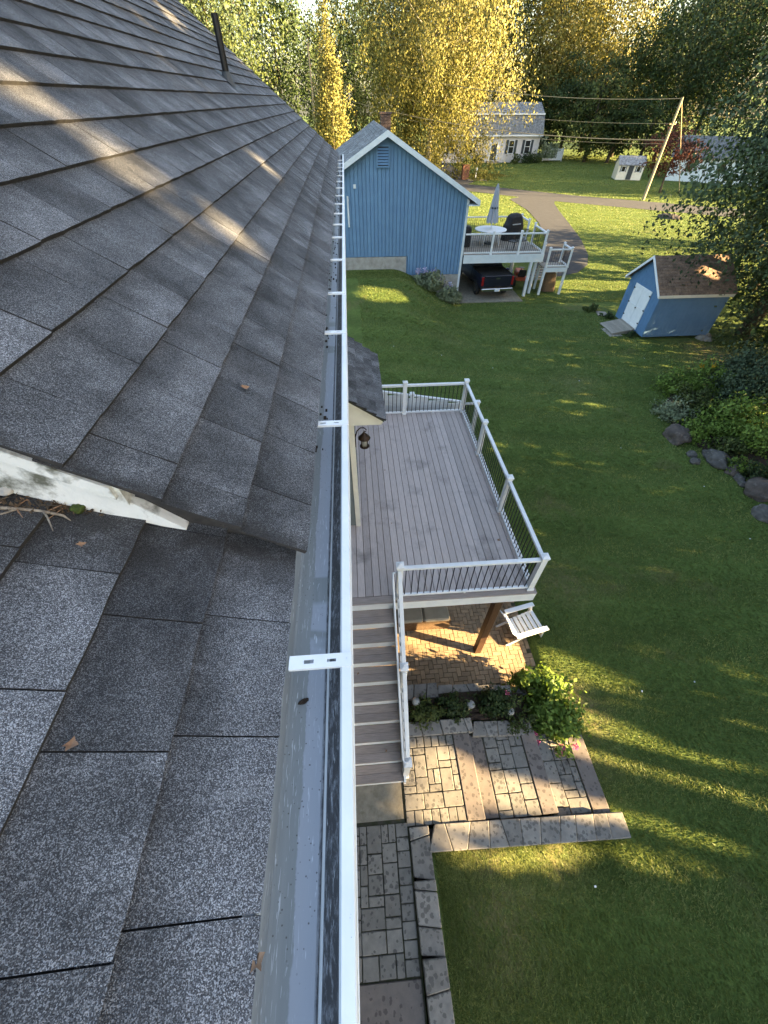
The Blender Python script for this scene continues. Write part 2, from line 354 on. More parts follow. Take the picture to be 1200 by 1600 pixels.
def link(name, me, mat, parent=None, smooth=False):
    if mat and not me.materials: me.materials.append(MAT[mat] if isinstance(mat, str) else mat)
    if smooth: me.polygons.foreach_set('use_smooth', [True] * len(me.polygons))
    o = bpy.data.objects.new(name, me); COL.objects.link(o)
    if parent: o.parent = parent
    return o
def tag(o, label=None, cat=None, group=None, kind=None):
    if label: o['label'] = label
    if cat: o['category'] = cat
    if group: o['group'] = group
    if kind: o['kind'] = kind
    return o
def thing(name, label, cat, loc=(0, 0, 0), rotz=0, group=None, world=False):
    o = bpy.data.objects.new(name, None); COL.objects.link(o); o.location = loc; o.rotation_euler = (0, 0, rotz)
    o.empty_display_size = .2
    BASE[o.name] = tuple(loc) if world else (0, 0, 0)       # world=True: parts are given in world coordinates
    return tag(o, label, cat, group)
def piece(name, me, parent, loc, rot=(0, 0, 0), scl=(1, 1, 1)):
    o = bpy.data.objects.new(name, me); COL.objects.link(o)
    b = base_of(parent); o.parent = parent
    o.location = (loc[0] - b[0], loc[1] - b[1], loc[2] - b[2]); o.rotation_euler = rot; o.scale = scl
    return o
def wobble_box(w, d, h, bevel=.006, jit=.004, mat=None, name='block'):   # centred plan, top at z = 0
    mb = MB().box(-w / 2, w / 2, -d / 2, d / 2, -h, 0); me = mb.mesh(name, (0, 0, 0), bevel)
    for v in me.vertices:
        v.co.x += random.uniform(-jit, jit); v.co.y += random.uniform(-jit, jit); v.co.z += random.uniform(-jit, jit) * .4
    me.materials.append(MAT[mat]); return me

# fast meshes of many small faces
def np_mesh(name, V, nv, rnd=None, nrm=None):
    """V: (N*nv,3) vertices of N faces with nv corners each"""
    V = np.ascontiguousarray(V, dtype=np.float32); N = len(V) // nv
    me = bpy.data.meshes.new(name); me.vertices.add(N * nv); me.loops.add(N * nv); me.polygons.add(N)
    me.vertices.foreach_set('co', V.ravel()); me.loops.foreach_set('vertex_index', np.arange(N * nv, dtype=np.int32))
    me.polygons.foreach_set('loop_start', np.arange(0, N * nv, nv, dtype=np.int32))
    try: me.polygons.foreach_set('loop_total', np.full(N, nv, dtype=np.int32))
    except Exception: pass
    if nrm is not None:
        a = me.attributes.new('nrm', 'FLOAT_VECTOR', 'POINT'); a.data.foreach_set('vector', np.repeat(nrm.astype(np.float32), nv, axis=0).ravel())
    if rnd is not None:
        a = me.attributes.new('rnd', 'FLOAT', 'POINT'); a.data.foreach_set('value', np.repeat(rnd.astype(np.float32), nv))
    me.update(calc_edges=True); return me

# plane across the sun's rays, used to tell which sunlit spot a leaf would put in the shade
SV = np.array(S); SU = np.cross(SV, [0, 0, 1.]); SU /= np.linalg.norm(SU); SW = np.cross(SU, SV)
def sunuv(P): P = np.asarray(P, dtype=float); return np.stack([P @ SU, P @ SW], -1)
def inpoly(uv, poly):
    x, y = uv[:, 0], uv[:, 1]; ins = np.zeros(len(uv), bool); n = len(poly)
    for i in range(n):
        x0, y0 = poly[i]; x1, y1 = poly[(i + 1) % n]
        if y0 == y1: continue
        c = ((y0 > y) != (y1 > y)) & (x < (x1 - x0) * (y - y0) / (y1 - y0) + x0); ins ^= c
    return ins
LIT = []
def ss(t): t = np.clip(t, 0, 1); return t * t * (3 - 2 * t)
def dip(x, y): return -.62 * ss((x - 1.0) / 2.9) * (1 - ss((x - 5) / 8)) * (1 - ss((y - 6) / 8))
def lit_ground(pts, z=None):
    out = []
    for p in pts:
        q = onz(*p, -.3 if z is None else z)
        for _ in range(3 if z is None else 0):
            zz = -.75 if (q.x < 3.9 and q.y > 2.6) else (-.32 * float(ss((q.x - 1.2) / 2.4)) if (q.x < 4.1 and .1 < q.y < 2.1) else float(dip(q.x, q.y)))
            q = onz(*p, zz)
        out.append(q)
    LIT.append((sunuv(out), .16))
def lit_roof(pts, k=.93): LIT.append((sunuv([onroof(*p) for p in pts]), -k))
lit_ground([(560, 960), (690, 950), (722, 984), (810, 1003), (850, 1008), (960, 1046), (1010, 1072), (930, 1078), (870, 1060), (835, 1046), (770, 1058), (700, 1066), (560, 1036)])
lit_ground([(1200, 1205), (1100, 1178), (1000, 1138), (925, 1108), (850, 1062), (820, 1110), (830, 1160), (925, 1188), (985, 1198), (1090, 1228), (1200, 1264)])
lit_ground([(1190, 1330), (1060, 1288), (960, 1260), (770, 1200), (700, 1168), (640, 1150), (634, 1292), (640, 1288), (700, 1288), (770, 1274), (940, 1278), (1060, 1306), (1150, 1338)])
lit_ground([(1140, 1360), (1050, 1332), (960, 1322), (700, 1320), (690, 1350), (860, 1362), (980, 1352), (1060, 1372)])
lit_ground([(545, 452), (600, 458), (650, 470), (600, 472), (545, 466)], 1.2)
lit_ground([(715, 476), (760, 482), (800, 497), (740, 490)], 0)
lit_ground([(860, 440), (900, 436), (985, 440), (985, 452), (880, 458)], 0)
lit_ground([(900, 408), (960, 414), (985, 424), (930, 420)], 0)
lit_roof([(0, 78), (30, 118), (120, 170), (215, 240), (300, 305), (395, 372), (388, 398), (330, 372), (255, 322), (150, 240), (60, 170), (0, 130)])
lit_roof([(140, 246), (205, 284), (318, 368), (306, 388), (228, 346), (150, 286)])
lit_roof([(228, 96), (245, 100), (340, 182), (405, 246), (470, 308), (466, 318), (395, 256), (330, 192)], .72)
lit_roof([(238, 6), (256, 8), (300, 56), (286, 54)])
def keep_lit(P, r=.0):
    uv = sunuv(P); bad = np.zeros(len(uv), bool)
    for poly, e in LIT:
        if e < 0: bad |= (inpoly(uv, poly) | inpoly(uv + np.array([.05, .05]), poly) | inpoly(uv - np.array([.05, .05]), poly)) & (RNG.uniform(0, 1, len(uv)) < -e); continue
        for du, dv in ((0, 0), (e * .45, 0), (-e * .45, 0), (0, e * .5), (0, -e * .5)) : bad |= inpoly(uv + np.array([du, dv]), poly)
    return ~bad

def leaves(C, size, droop=0.0, jit=.35, aspect=.55, flat=0.0):
    """rhombic leaves at centres C"""
    N = len(C); d = RNG.normal(size=(N, 3)); d[:, 2] -= droop; d /= np.linalg.norm(d, axis=1, keepdims=True)
    n = RNG.normal(size=(N, 3)); n[:, 2] += flat; s = np.cross(d, n); s /= (np.linalg.norm(s, axis=1, keepdims=True) + 1e-9)
    L = size * (1 + jit * RNG.uniform(-1, 1, (N, 1))); W = L * aspect
    V = np.empty((N, 4, 3)); V[:, 0] = C - d * L / 2; V[:, 1] = C + s * W / 2; V[:, 2] = C + d * L / 2; V[:, 3] = C - s * W / 2
    return V.reshape(-1, 3)
def crown_pts(n, clumps, spread, rad, centre, seedshape=None, hollow=.45, low=-1.0):
    """leaf centres gathered in clumps through an uneven ellipsoid; returns points and clump tone"""
    u = RNG.normal(size=(clumps, 3)); u /= np.linalg.norm(u, axis=1, keepdims=True)
    r = (hollow + (1 - hollow) * RNG.uniform(0, 1, (clumps, 1)) ** .6)
    lob = 1 + .22 * np.sin(u[:, :1] * 5 + u[:, 2:] * 7 + RNG.uniform(0, 6)) + .15 * RNG.normal(size=(clumps, 1))
    cc = u * r * lob
    cc = cc[cc[:, 2] > low]
    if seedshape: cc = seedshape(cc)
    cc = cc * np.array(rad) + np.array(centre)
    k = RNG.integers(0, len(cc), n); sz = RNG.uniform(.6, 1.3, len(cc))[k]
    P = cc[k] + RNG.normal(size=(n, 3)) * np.array(spread) * sz[:, None]
    tone = RNG.uniform(.1, .9, len(cc))[k] * .7 + RNG.uniform(0, 1, n) * .3
    g1 = (P - cc[k]) / np.array(spread); g2 = (P - np.array(centre)) / np.array(rad)
    nr = g1 * .5 + g2 * 1.0 + RNG.normal(size=(n, 3)) * .35; nr /= np.linalg.norm(nr, axis=1, keepdims=True) + 1e-6
    return P, tone, nr
def tree(name, label, x, y, z0, h, rad, n, clumps, lsize, mat, group=None, trunk_r=.25, bark='bark', crown_z=None, crown_rz=None, droop=.2,
         spread=None, shape=None, cull=False, limbs=7, lean=(0, 0), hollow=.45, low=-1.0, aspect=.6):
    t = thing(name, label, 'tree', (x, y, z0), 0, group)
    cz = crown_z if crown_z is not None else h * .6; rz = crown_rz if crown_rz is not None else h * .42
    mb = MB(); top = Vector((lean[0], lean[1], cz + rz * .75))
    pts = []; rr = []
    for i in range(9):
        f = i / 8; pts.append((top.x * f * f + .12 * math.sin(f * 5 + x), top.y * f * f + .1 * math.cos(f * 4 + y) - .1, top.z * f - (.3 if i == 0 else 0)))
        rr.append(trunk_r * (1.25 if i == 0 else 1 - .85 * f))
    mb.tube(pts, rr, 9)
    for i in range(limbs):
        f = .3 + .6 * i / max(limbs, 1); a = i * 2.4 + x; p0 = Vector(pts[int(f * 8)]); L = rad[0] * (.75 if i % 2 else .55)
        p2 = p0 + Vector((math.cos(a) * L, math.sin(a) * L, L * .55)); p1 = (p0 + p2) / 2 + Vector((0, 0, -L * .06))
        mb.tube([p0, p1, p2], [trunk_r * .42 * (1.1 - f), trunk_r * .26 * (1.1 - f), .02], 6)
    mb.build('trunk', bark, t, smooth=True, off=(0, 0, 0), fix=False)
    sp = spread or (rad[0] * .13, rad[1] * .13, rz * .10)
    P, tone, nr = crown_pts(n, clumps, sp, (rad[0], rad[1], rz), (lean[0] * .6, lean[1] * .6, cz), shape, hollow, low)
    P[:, 2] = np.maximum(P[:, 2], .15 - 0 * P[:, 2])
    if cull:
        k = keep_lit(P + np.array([x, y, z0])); P, tone, nr = P[k], tone[k], nr[k]
    me = np_mesh('crown', leaves(P, lsize, droop, aspect=aspect), 4, tone, nr); link('crown', me, mat, t)
    return t

# =================================================================== the ground
def ss(t): t = np.clip(t, 0, 1); return t * t * (3 - 2 * t)
def gh(x, y):
    x = np.asarray(x, float); y = np.asarray(y, float)
    z = -.04 + 1.6 * ss((6.25 - x) / 4.0) * ss((y - 15) / 9.3) * (1 - ss((y - 45) / 25))
    z = z - .62 * ss((x - 1.0) / 2.9) * (1 - ss((x - 5) / 8)) * (1 - ss((y - 6) / 8))
    z = z + .05 * np.sin(x * .45 + 1) * np.sin(y * .37) * ss((x - 5) / 4) * (1 - ss((y - 20) / 6))
    z = np.where((x < 4.15) & (y > .28) & (y < 1.98), np.minimum(z, -.9), z)
    z = np.where((x < .64) & (y < .7), np.minimum(z, -.6), z)
    z = np.where((x < 3.85) & (y > 1.9) & (y < 10.2), -.95, z)
    return z
def axis(parts): return np.concatenate([np.arange(a, b, s) for a, b, s in parts])
gx = axis([(-160, -20, 10), (-20, -2, 2), (-2, 6, .14), (6, 20, .4), (20, 60, 2), (60, 260, 10)])
gy = axis([(-80, -6, 6), (-6, 4.6, .14), (4.6, 32, .4), (32, 120, 3), (120, 420, 15)])
GX, GY = np.meshgrid(gx, gy, indexing='ij'); GZ = gh(GX, GY)
nx, ny = GX.shape; idx = np.arange(nx * ny).reshape(nx, ny)
q = np.stack([idx[:-1, :-1], idx[1:, :-1], idx[1:, 1:], idx[:-1, 1:]], -1).reshape(-1, 4)
me = bpy.data.meshes.new('lawn'); me.from_pydata(np.stack([GX, GY, GZ], -1).reshape(-1, 3).tolist(), [], q.tolist())
DRY = [(onz(895, 890), .8, .45), (onz(925, 1105, -.25), .55, .7), (onz(905, 1075, -.2), .45, .7), (onz(880, 1160, -.3), .35, .6), (onz(780, 1440, -.1), .8, .55), (onz(745, 1420, -.1), .5, .5),
       (onz(900, 600), 1.0, .35), (onz(1130, 560), 1.6, .9), (onz(1100, 545), 1.1, .8), (onz(905, 480), .9, .25), (onz(700, 535), .8, .2), (onz(950, 1180, -.3), .5, .35), (onz(760, 1345, -.1), .5, .5), (onz(880, 1335, -.2), .5, .5)]
def dryness(x, y):
    d = np.zeros_like(x)
    for c, s, k in DRY: d = np.maximum(d, min(k * 1.35, 1) * np.exp(-((x - c.x) ** 2 + (y - c.y) ** 2) / (s * s)))
    return d
a = me.attributes.new('dry', 'FLOAT', 'POINT'); a.data.foreach_set('value', dryness(GX.ravel(), GY.ravel()).astype(np.float32))
lawn = link('lawn', me, 'lawn', smooth=True); tag(lawn, 'mown green lawn falling away from the deck', 'lawn', kind='structure')

def sheet(name, pts, mat, z, label, cat):
    mb = MB(); mb.add([(p[0], p[1], z) for p in pts], [tuple(range(len(pts)))])
    o = mb.build(name, mat); return tag(o, label, cat, kind='structure')
# road behind the yards and the two driveways
cl = [(95, 14), (60, 36), (38.6, 50.6), (27, 58.6), (14, 70.5), (-8, 86), (-60, 115)]
def offs(cl, d):
    out = []
    for i, p in enumerate(cl):
        a = Vector(cl[max(i - 1, 0)]); b = Vector(cl[min(i + 1, len(cl) - 1)]); t = (b - a).normalized(); out.append((p[0] - t.y * d, p[1] + t.x * d))
    return out
mb = MB(); A_ = offs(cl, 2.7); B_ = offs(cl, -2.7)
for i in range(len(cl) - 1): mb.add([(*A_[i], -.022), (*B_[i], -.022), (*B_[i + 1], -.022), (*A_[i + 1], -.022)], [(0, 1, 2, 3)])
tag(mb.build('road', 'asphalt'), 'grey asphalt road crossing behind the yards', 'road', kind='structure')
dp = [(796, 311), (824, 328), (842, 348), (852, 372), (850, 395), (835, 415), (826, 432), (872, 432), (902, 426), (918, 414), (919, 398), (908, 374), (890, 350), (874, 330), (866, 318), (868, 309), (830, 304)]
sheet('driveway', [onz(*p, -.012) for p in dp], 'asphalt', -.012, 'curved dark asphalt driveway beside the blue house deck', 'driveway')
sheet('side_drive', [onz(*p, -.010) for p in [(676, 250), (694, 250), (742, 284), (716, 292)]], 'asphalt', -.010, 'straight asphalt drive running back past the tall birch', 'driveway')

# grass blades, denser near the camera
def blades():
    N = 680000                                            # density falls off smoothly with the distance
    r = .6 + 25.5 * RNG.uniform(0, 1, N) ** 1.25; ang = RNG.uniform(R(-75), R(92), N)
    x = r * np.cos(ang); y = r * np.sin(ang)
    z = gh(x, y)
    ok = ~((x < 4.2) & (y > .1) & (y < 2.1)) & ~((x < .84) & (y < .7)) & ~((x < 3.93) & (y > 1.9) & (y < 10.35)) & (x > .3) & (y > -3) & ~((x > 6.3) & (x < 10.3) & (y > 24.4)) & (y < 25.2)
    ok &= ~((x > 14.3) & (x < 18) & (y > 18.2) & (y < 21.7))
    ok &= RNG.uniform(0, 1, len(x)) > dryness(x, y) * .8
    x, y, z = x[ok], y[ok], z[ok]; n = len(x); dist = np.hypot(x, y)
    hgt = RNG.uniform(.02, .05, n); wd = .004 + .0010 * dist * RNG.uniform(.7, 1.3, n)
    a = RNG.uniform(0, 2 * PI, n); ln = RNG.normal(0, .028, (n, 2))
    # mown stripes lean the blades together
    ln[:, 1] += .022 * np.sign(np.sin(.9 * x + 4.2 * y))
    V = np.empty((n, 3, 3)); cx, cy = np.cos(a) * wd, np.sin(a) * wd
    V[:, 0] = np.stack([x - cx, y - cy, z - .005], -1); V[:, 1] = np.stack([x + cx, y + cy, z - .005], -1); V[:, 2] = np.stack([x + ln[:, 0], y + ln[:, 1], z + hgt], -1)
    pat = .5 + .22 * np.sin(x * 1.3 + np.sin(y * .9) * 2) * np.sin(y * 1.7 + np.sin(x * .7) * 2) + .16 * np.sin(x * 5.1 + 2 * np.sin(y * 3.3)) * np.sin(y * 6.3 + 2 * np.sin(x * 2.9)) + .12 * np.sin(.9 * x + 4.2 * y) + .35 * dryness(x, y)
    tone = np.clip(pat * .6 + RNG.uniform(-.1, .5, n), 0, 1)
    o = link('grass', np_mesh('grass', V.reshape(-1, 3), 3, tone), 'grass')
    tag(o, 'short grass blades of the near lawn', 'grass', kind='stuff')
blades()
def far_blades():
    n = 260000; Y = 24 + 86 * RNG.uniform(0, 1, n) ** 1.5; X = -6 + (Y * .95 + 8) * RNG.uniform(0, 1, n)
    z = gh(X, Y); A2 = np.array(A_); B2 = np.array(B_)
    ok = np.ones(n, bool)
    for i in range(len(cl) - 1): ok &= ~inpoly(np.stack([X, Y], -1), [A_[i], B_[i], B_[i + 1], A_[i + 1]])
    for pp_ in ([tuple(onz(*p, -.012)[:2]) for p in dp], [tuple(onz(*p, -.010)[:2]) for p in [(676, 250), (694, 250), (742, 284), (716, 292)]]): ok &= ~inpoly(np.stack([X, Y], -1), pp_)
    ok &= ~((X < 11.2) & (Y > 25.4) & (Y < 37)) & ~((X > 6.3) & (X < 10.3) & (Y < 32))
    X, Y, z = X[ok], Y[ok], z[ok]; n = len(X); wd = .0009 * Y * RNG.uniform(.6, 1.3, n); h = .03 + .0006 * Y * RNG.uniform(.5, 1, n); a = RNG.uniform(0, 2 * PI, n); cx, cy = np.cos(a) * wd, np.sin(a) * wd; l = RNG.normal(0, .03, (n, 2))
    V = np.stack([np.stack([X - cx, Y - cy, z - .005], -1), np.stack([X + cx, Y + cy, z - .005], -1), np.stack([X + l[:, 0], Y + l[:, 1], z + h], -1)], 1)
    tone = np.clip(.42 + .06 * np.sin(X * .5 + np.sin(Y * .3)) + RNG.uniform(-.15, .3, n), 0, 1)
    tag(link('grass', np_mesh('grass', V.reshape(-1, 3), 3, tone), 'grass'), 'grass blades of the far lawns along the road', 'grass', kind='stuff')
far_blades()

# =================================================================== main house: roofs, gutter, bump-out
house = thing('main_house', 'grey shingled house with white gutter seen along its eave', 'house', (-4.4, 6, 0), world=True)
HB = (-4.4, 6, 0)
Y0, Y1 = .645, 12.1
w_ = MB(); w_.box(-8.3, -.52, .95, 11.8, -1.0, 7.2); w_.box(-8.3, -.54, -6, .95, -.2, 7.1)
for k in range(72):
    z = -.75 + k * .11; w_.extr([(-.53, z), (-.498, z), (-.515, z + .11), (-.53, z + .11)], 'y', -6, 11.83)
w_.build('siding_wall', 'siding', house)
f_ = MB(); f_.box(-.225, -.205, -6, Y1 - .05, 7.26, 7.43); f_.box(-.6, -.225, -6, Y1 - .05, 7.25, 7.265); f_.build('fascia', 'white', house)
g_ = MB()                                                # far gable wall and rake
g_.add([(-8.3, 11.8, 7.1), (-.5, 11.8, 7.1), (-.5, 11.8, 7.55), (-4.4, 11.8, 10.4), (-8.3, 11.8, 7.55)], [(0, 1, 2, 3, 4)])
g_.build('gable_wall', 'siding', house, fix=False); g_ = MB()
g_.add([(-8.3, .96, 7.0), (-.5, .96, 7.0), (-.5, .96, 7.55), (-4.4, .96, 10.4), (-8.3, .96, 7.55)], [(0, 1, 2, 3, 4)]); g_.build('gable_wall', 'siding', house, fix=False)
def roofpt(s, y, tan, n, x0, z0):
    c = 1 / math.sqrt(1 + tan * tan); sn = tan * c
    return (x0 - s * c + n * sn, y, z0 + s * sn + n * c)
def slab(name, tan, x0, z0, ya, yb, smax, thick):
    mb = MB(); v = [roofpt(s, y, tan, n, x0, z0) for n in (-thick, -.008) for (s, y) in ((.015, ya), (.015, yb), (smax, yb), (smax, ya))]
    mb.add(v, [(0, 1, 2, 3), (7, 6, 5, 4), (0, 4, 5, 1), (1, 5, 6, 2), (2, 6, 7, 3), (3, 7, 4, 0)])
    return mb.build(name, 'edge', house)
RU = slab('upper_roof', TAN_U, -.17, 7.45, .70, Y1, 5.28, .12)
RL = slab('lower_roof', TAN_L, -.202, 7.42, -6, .80, 4.6, .10)
bk = MB()                                                # far slopes, out of sight
for tan, x0, z0, ya, yb, sm in ((TAN_U, -.17, 7.45, .70, Y1, 5.28), (TAN_L, -.202, 7.42, -6, .8, 4.6)):
    p = roofpt(sm, 0, tan, 0, x0, z0); bk.add([(p[0], ya, p[2]), (p[0], yb, p[2]), (2 * p[0] - x0, yb, z0), (2 * p[0] - x0, ya, z0)], [(0, 1, 2, 3)])
bk.build('back_slope', 'shingle', house, fix=False)
TABS = []
EXPO = .185
offs_u = [.82 - .25 * 3, .746 - .25 * 3, .769 - .25 * 3]
for c in range(29):
    o = offs_u[c] if c < 3 else random.uniform(0, .25)
    y = o + .25 * math.ceil((Y0 - .25 - o) / .25 + .01)
    while y < Y1:
        a, b = max(y, Y0), min(y + .25, Y1 + .02)
        if b - a > .03: TABS.append(('u', c * EXPO, a, b))
        y += .25
for c in range(23):
    o = [.453, .425, .27, .54, .36][c] if c < 5 else random.uniform(0, .25)
    wl_ = .245
    y = o - wl_ * 28
    while y < .79:
        a, b = y, min(y + wl_, .79)
        if b - a > .03 and b > -3: TABS.append(('l', c * .19, a, b))
        y += wl_
def tabpos(t):
    k, s, a, b = t
    return Vector(roofpt(s + .09, (a + b) / 2, TAN_U if k == 'u' else TAN_L, 0, -.17 if k == 'u' else -.202, 7.45 if k == 'u' else 7.42))
CAMP = Vector((0, 0, CAM_H))
vis = lambda t: t[2] > -.45
TABS.sort(key=lambda t: (0 if vis(t) else 1, (tabpos(t) - CAMP).length))
def tab_mesh(w, var):
    rs = random.Random(var); g = .0013; j = lambda: rs.uniform(-.002, .002)
    e = .0
    v = []
    n_u = 4
    for (vv, n0, n1) in ((0, .003, .0165), (.10, .001, .0085), (.235, -.006, .0)):
        for i in range(n_u + 1):
            u = -w / 2 + g + (w - 2 * g) * i / n_u
            dv = j() if vv == 0 else 0
            v += [(u, vv + dv, n0), (u, vv + dv, n1 + (j() * .5))]
    f = []
    for r in range(2):
        for i in range(n_u):
            a = r * (n_u + 1) * 2 + i * 2; b = a + 2; c_ = a + (n_u + 1) * 2; d = c_ + 2
            f += [(a + 1, b + 1, d + 1, c_ + 1)]
            if r == 0: f.append((a, b, b + 1, a + 1))
        for i in (0, n_u):
            a = r * (n_u + 1) * 2 + i * 2; c_ = a + (n_u + 1) * 2; f.append((a, c_, c_ + 1, a + 1))
    return v, f
tab_cache = {}
def edge_mat(me, n):
    me.materials.append(MAT['edge'])
    for p in me.polygons:
        if abs(p.normal.dot(n)) < .6: p.material_index = 1
def tabmesh(w):
    k = (round(w, 2), random.randrange(5))
    if k not in tab_cache:
        v, f = tab_mesh(k[0], hash(k)); me = bpy.data.meshes.new('shingle'); me.from_pydata(v, [], f); me.materials.append(MAT['shingle']); ta = me.attributes.new('tv', 'FLOAT', 'POINT'); ta.data.foreach_set('value', [q[1] for q in v])
        bm = bmesh.new(); bm.from_mesh(me); bmesh.ops.recalc_face_normals(bm, faces=bm.faces); bm.to_mesh(me); bm.free(); edge_mat(me, Vector((0, 0, 1)))
        tab_cache[k] = me
    return tab_cache[k]
def frame(k):
    th = math.atan(TAN_U if k == 'u' else TAN_L)
    u = Vector((0, 1, 0)); v = Vector((-math.cos(th), 0, math.sin(th))); n = u.cross(v)
    return Matrix((u, v, n)).transposed()
FR = {k: frame(k) for k in 'ul'}
rest = {'u': MB(), 'l': MB()}
for i, t in enumerate(TABS):
    k, s, a, b = t; tan, x0, z0 = (TAN_U, -.17, 7.45) if k == 'u' else (TAN_L, -.202, 7.42)
    p = roofpt(s, (a + b) / 2, tan, random.uniform(-.0008, .0015), x0, z0)
    if i < 300:
        o = piece('shingle', tabmesh(b - a), RU if k == 'u' else RL, p, FR[k].to_euler())
        o.scale = ((b - a) / round(b - a, 2), 1, 1)
    else:
        v, f = tab_mesh(b - a, i); rest[k].add([FR[k] @ Vector(q) + Vector(p) for q in v], f, random.random())
for k, par in (('u', RU), ('l', RL)):
    o = tag(rest[k].build('shingles', 'shingle', par, fix=False), kind='stuff'); edge_mat(o.data, FR[k].col[2]); ta = o.data.attributes.new('tv', 'FLOAT', 'POINT'); ta.data.foreach_set('value', ([0.0] * 10 + [.10] * 10 + [.235] * 10) * (len(o.data.vertices) // 30))
# rake board where the steeper roof rises out of the lower one
rk = MB()
def zu(x, n=0): return 7.45 + (-.17 - x) * TAN_U + n
def zl(x): return 7.42 + (-.202 - x) * TAN_L
rk.extr([(-.55, zu(-.55) - .085), (-.55, zu(-.55) - .028), (-3.9, zu(-3.9) - .028), (-3.9, zu(-3.9) - .085)], 'y', .668, .69)
rk.extr([(-.56, zu(-.56) - .062), (-.56, zu(-.56) - .026), (-3.9, zu(-3.9) - .026), (-3.9, zu(-3.9) - .062)], 'y', .656, .668)
RK = rk.build('rake_trim', 'white_rake', house)
rb = MB(); rb.extr([(-.46, zl(-.46) + .003), (-.46, zl(-.46) + .014), (-.55, zu(-.55) - .08), (-3.9, zu(-3.9) - .08), (-3.9, zl(-3.9) + .03), (-1.0, zl(-1.0) + .035), (-.7, zl(-.7) + .015)], 'y', .674, .70)
rb.build('rake_board', 'white_rake', house)
# gutter
gp = [(-.205, 7.436), (-.203, 7.332), (-.198, 7.326), (-.122, 7.324), (-.114, 7.333), (-.104, 7.36), (-.092, 7.378), (-.080, 7.392), (-.074, 7.41)]
gm = MB(); nseg = 30; ys = np.linspace(-3, Y1 + .02, nseg + 1)
for i in range(nseg):
    for a, b in zip(gp[:-1], gp[1:]): gm.add([(a[0], ys[i], a[1]), (b[0], ys[i], b[1]), (b[0], ys[i + 1], b[1]), (a[0], ys[i + 1], a[1])], [(0, 1, 2, 3)])
gm.add([(x, Y1 + .02, z) for x, z in gp] , [tuple(range(len(gp)))])
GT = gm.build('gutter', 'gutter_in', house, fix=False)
ol = [(-.074, 7.40), (-.074, 7.428), (-.070, 7.434), (-.050, 7.434), (-.0475, 7.43), (-.0475, 7.405), (-.052, 7.40), (-.066, 7.37), (-.10, 7.345), (-.108, 7.318), (-.206, 7.318), (-.206, 7.312), (-.10, 7.312), (-.094, 7.342), (-.06, 7.366), (-.046, 7.395)]
lp = MB(); lp.extr(ol[:6] + [(-.052, 7.40)], 'y', -3, Y1 + .03); lp.extr([(-.052, 7.40), (-.074, 7.40), (-.112, 7.345), (-.118, 7.316), (-.206, 7.316), (-.206, 7.308), (-.108, 7.308), (-.098, 7.342), (-.064, 7.366), (-.046, 7.395)], 'y', -3, Y1 + .03)
lp.build('gutter_lip', 'white_dirty', GT)
hg = MB()
hg.bar((-.20, 0, 7.4375), (-.07, 0, 7.4375), .007, .0025, rn=0)
hm = MB()
def strip(x0, x1, y0, y1): hm.box(x0, x1, y0, y1, 7.4345, 7.437)
strip(-.188, -.155, -.0125, .0125); strip(-.155, -.133, -.0125, -.0045); strip(-.155, -.133, .0045, .0125); strip(-.133, -.103, -.0125, .0125)
strip(-.103, -.083, -.0125, -.0035); strip(-.103, -.083, .0035, .0125); strip(-.083, -.048, -.0125, .0125); hm.box(-.188, -.048, -.0155, -.0125, 7.428, 7.437); hm.box(-.188, -.048, .0125, .0155, 7.428, 7.437)
hme = hm.mesh('hanger', HB); hme.materials.append(MAT['white_dirty'])
for py in (1030, 660, 518, 457, 405, 370, 350, 333, 318, 305, 293, 283, 274, 267, 261, 255, 250):
    y = onz(540, py, 7.436).y
    if y > Y1: continue
    o = bpy.data.objects.new('hanger', hme); COL.objects.link(o); o.parent = GT; o.location = (0, y, 0); o.rotation_euler = (0, 0, 0)
# plumbing vent through the roof
vp = MB(); pb = onroof(356, 128); vp.tube([(pb.x, pb.y, pb.z - .1), (pb.x, pb.y, 9.02)], .042, 14); VPO = vp.build('vent_pipe', 'black', house, smooth=False)
fl = MB(); fl.lathe((pb.x, pb.y, pb.z), [(.10, -.05), (.075, .02), (.05, .09)], 14)
c0 = [roofpt(s, y, TAN_U, .016, pb.x, pb.z) for s, y in ((-.16, pb.y - .13), (-.16, pb.y + .13), (.16, pb.y + .13), (.16, pb.y - .13))]
fl.add(c0, [(0, 1, 2, 3)]); fl.build('flashing', 'dark', VPO, fix=False)
# bump-out with its own little roof beside the deck
bo = MB(); bo.box(-.52, -.135, 5.5, 7.4, 1.9, 4.75); bo.build('bumpout_wall', 'siding', house)
cb = MB()
for k in range(25): z = 2.03 + k * .108; cb.extr([(5.5, z), (5.476, z), (5.494, z + .108), (5.5, z + .108)], 'x', -.52, -.20)
for k in range(25): z = 2.03 + k * .108; cb.extr([(-.135, z), (-.112, z), (-.13, z + .108), (-.135, z + .108)], 'y', 5.56, 7.4)
tag(cb.build('clapboards', 'siding', house), kind='stuff')
ct = MB(); ct.box(-.20, -.105, 5.462, 5.56, 2.002, 4.66); ct.build('corner_board', 'cream', house)
pd = MB(); pd.extr([(-.52, 4.66), (.33, 4.66), (.33, 4.735), (-.52, 5.33)], 'y', 5.335, 5.40); pd.box(-.52, .33, 5.40, 7.5, 4.655, 4.69)
pd.box(.33, .35, 5.335, 7.55, 4.655, 4.745); pd.build('hood_soffit', 'cream', house)
rkp = MB(); rkp.extr([(.372, 4.70), (.372, 4.752), (-.52, 5.376), (-.52, 5.30)], 'y', 5.30, 5.334); rkp.build('hood_rake', 'cream', house)
hr = MB(); hr.extr([(.39, 4.742), (.39, 4.762), (-.52, 5.40), (-.52, 5.37)], 'y', 5.28, 7.6); HR = hr.build('hood_roof', 'joint', house)
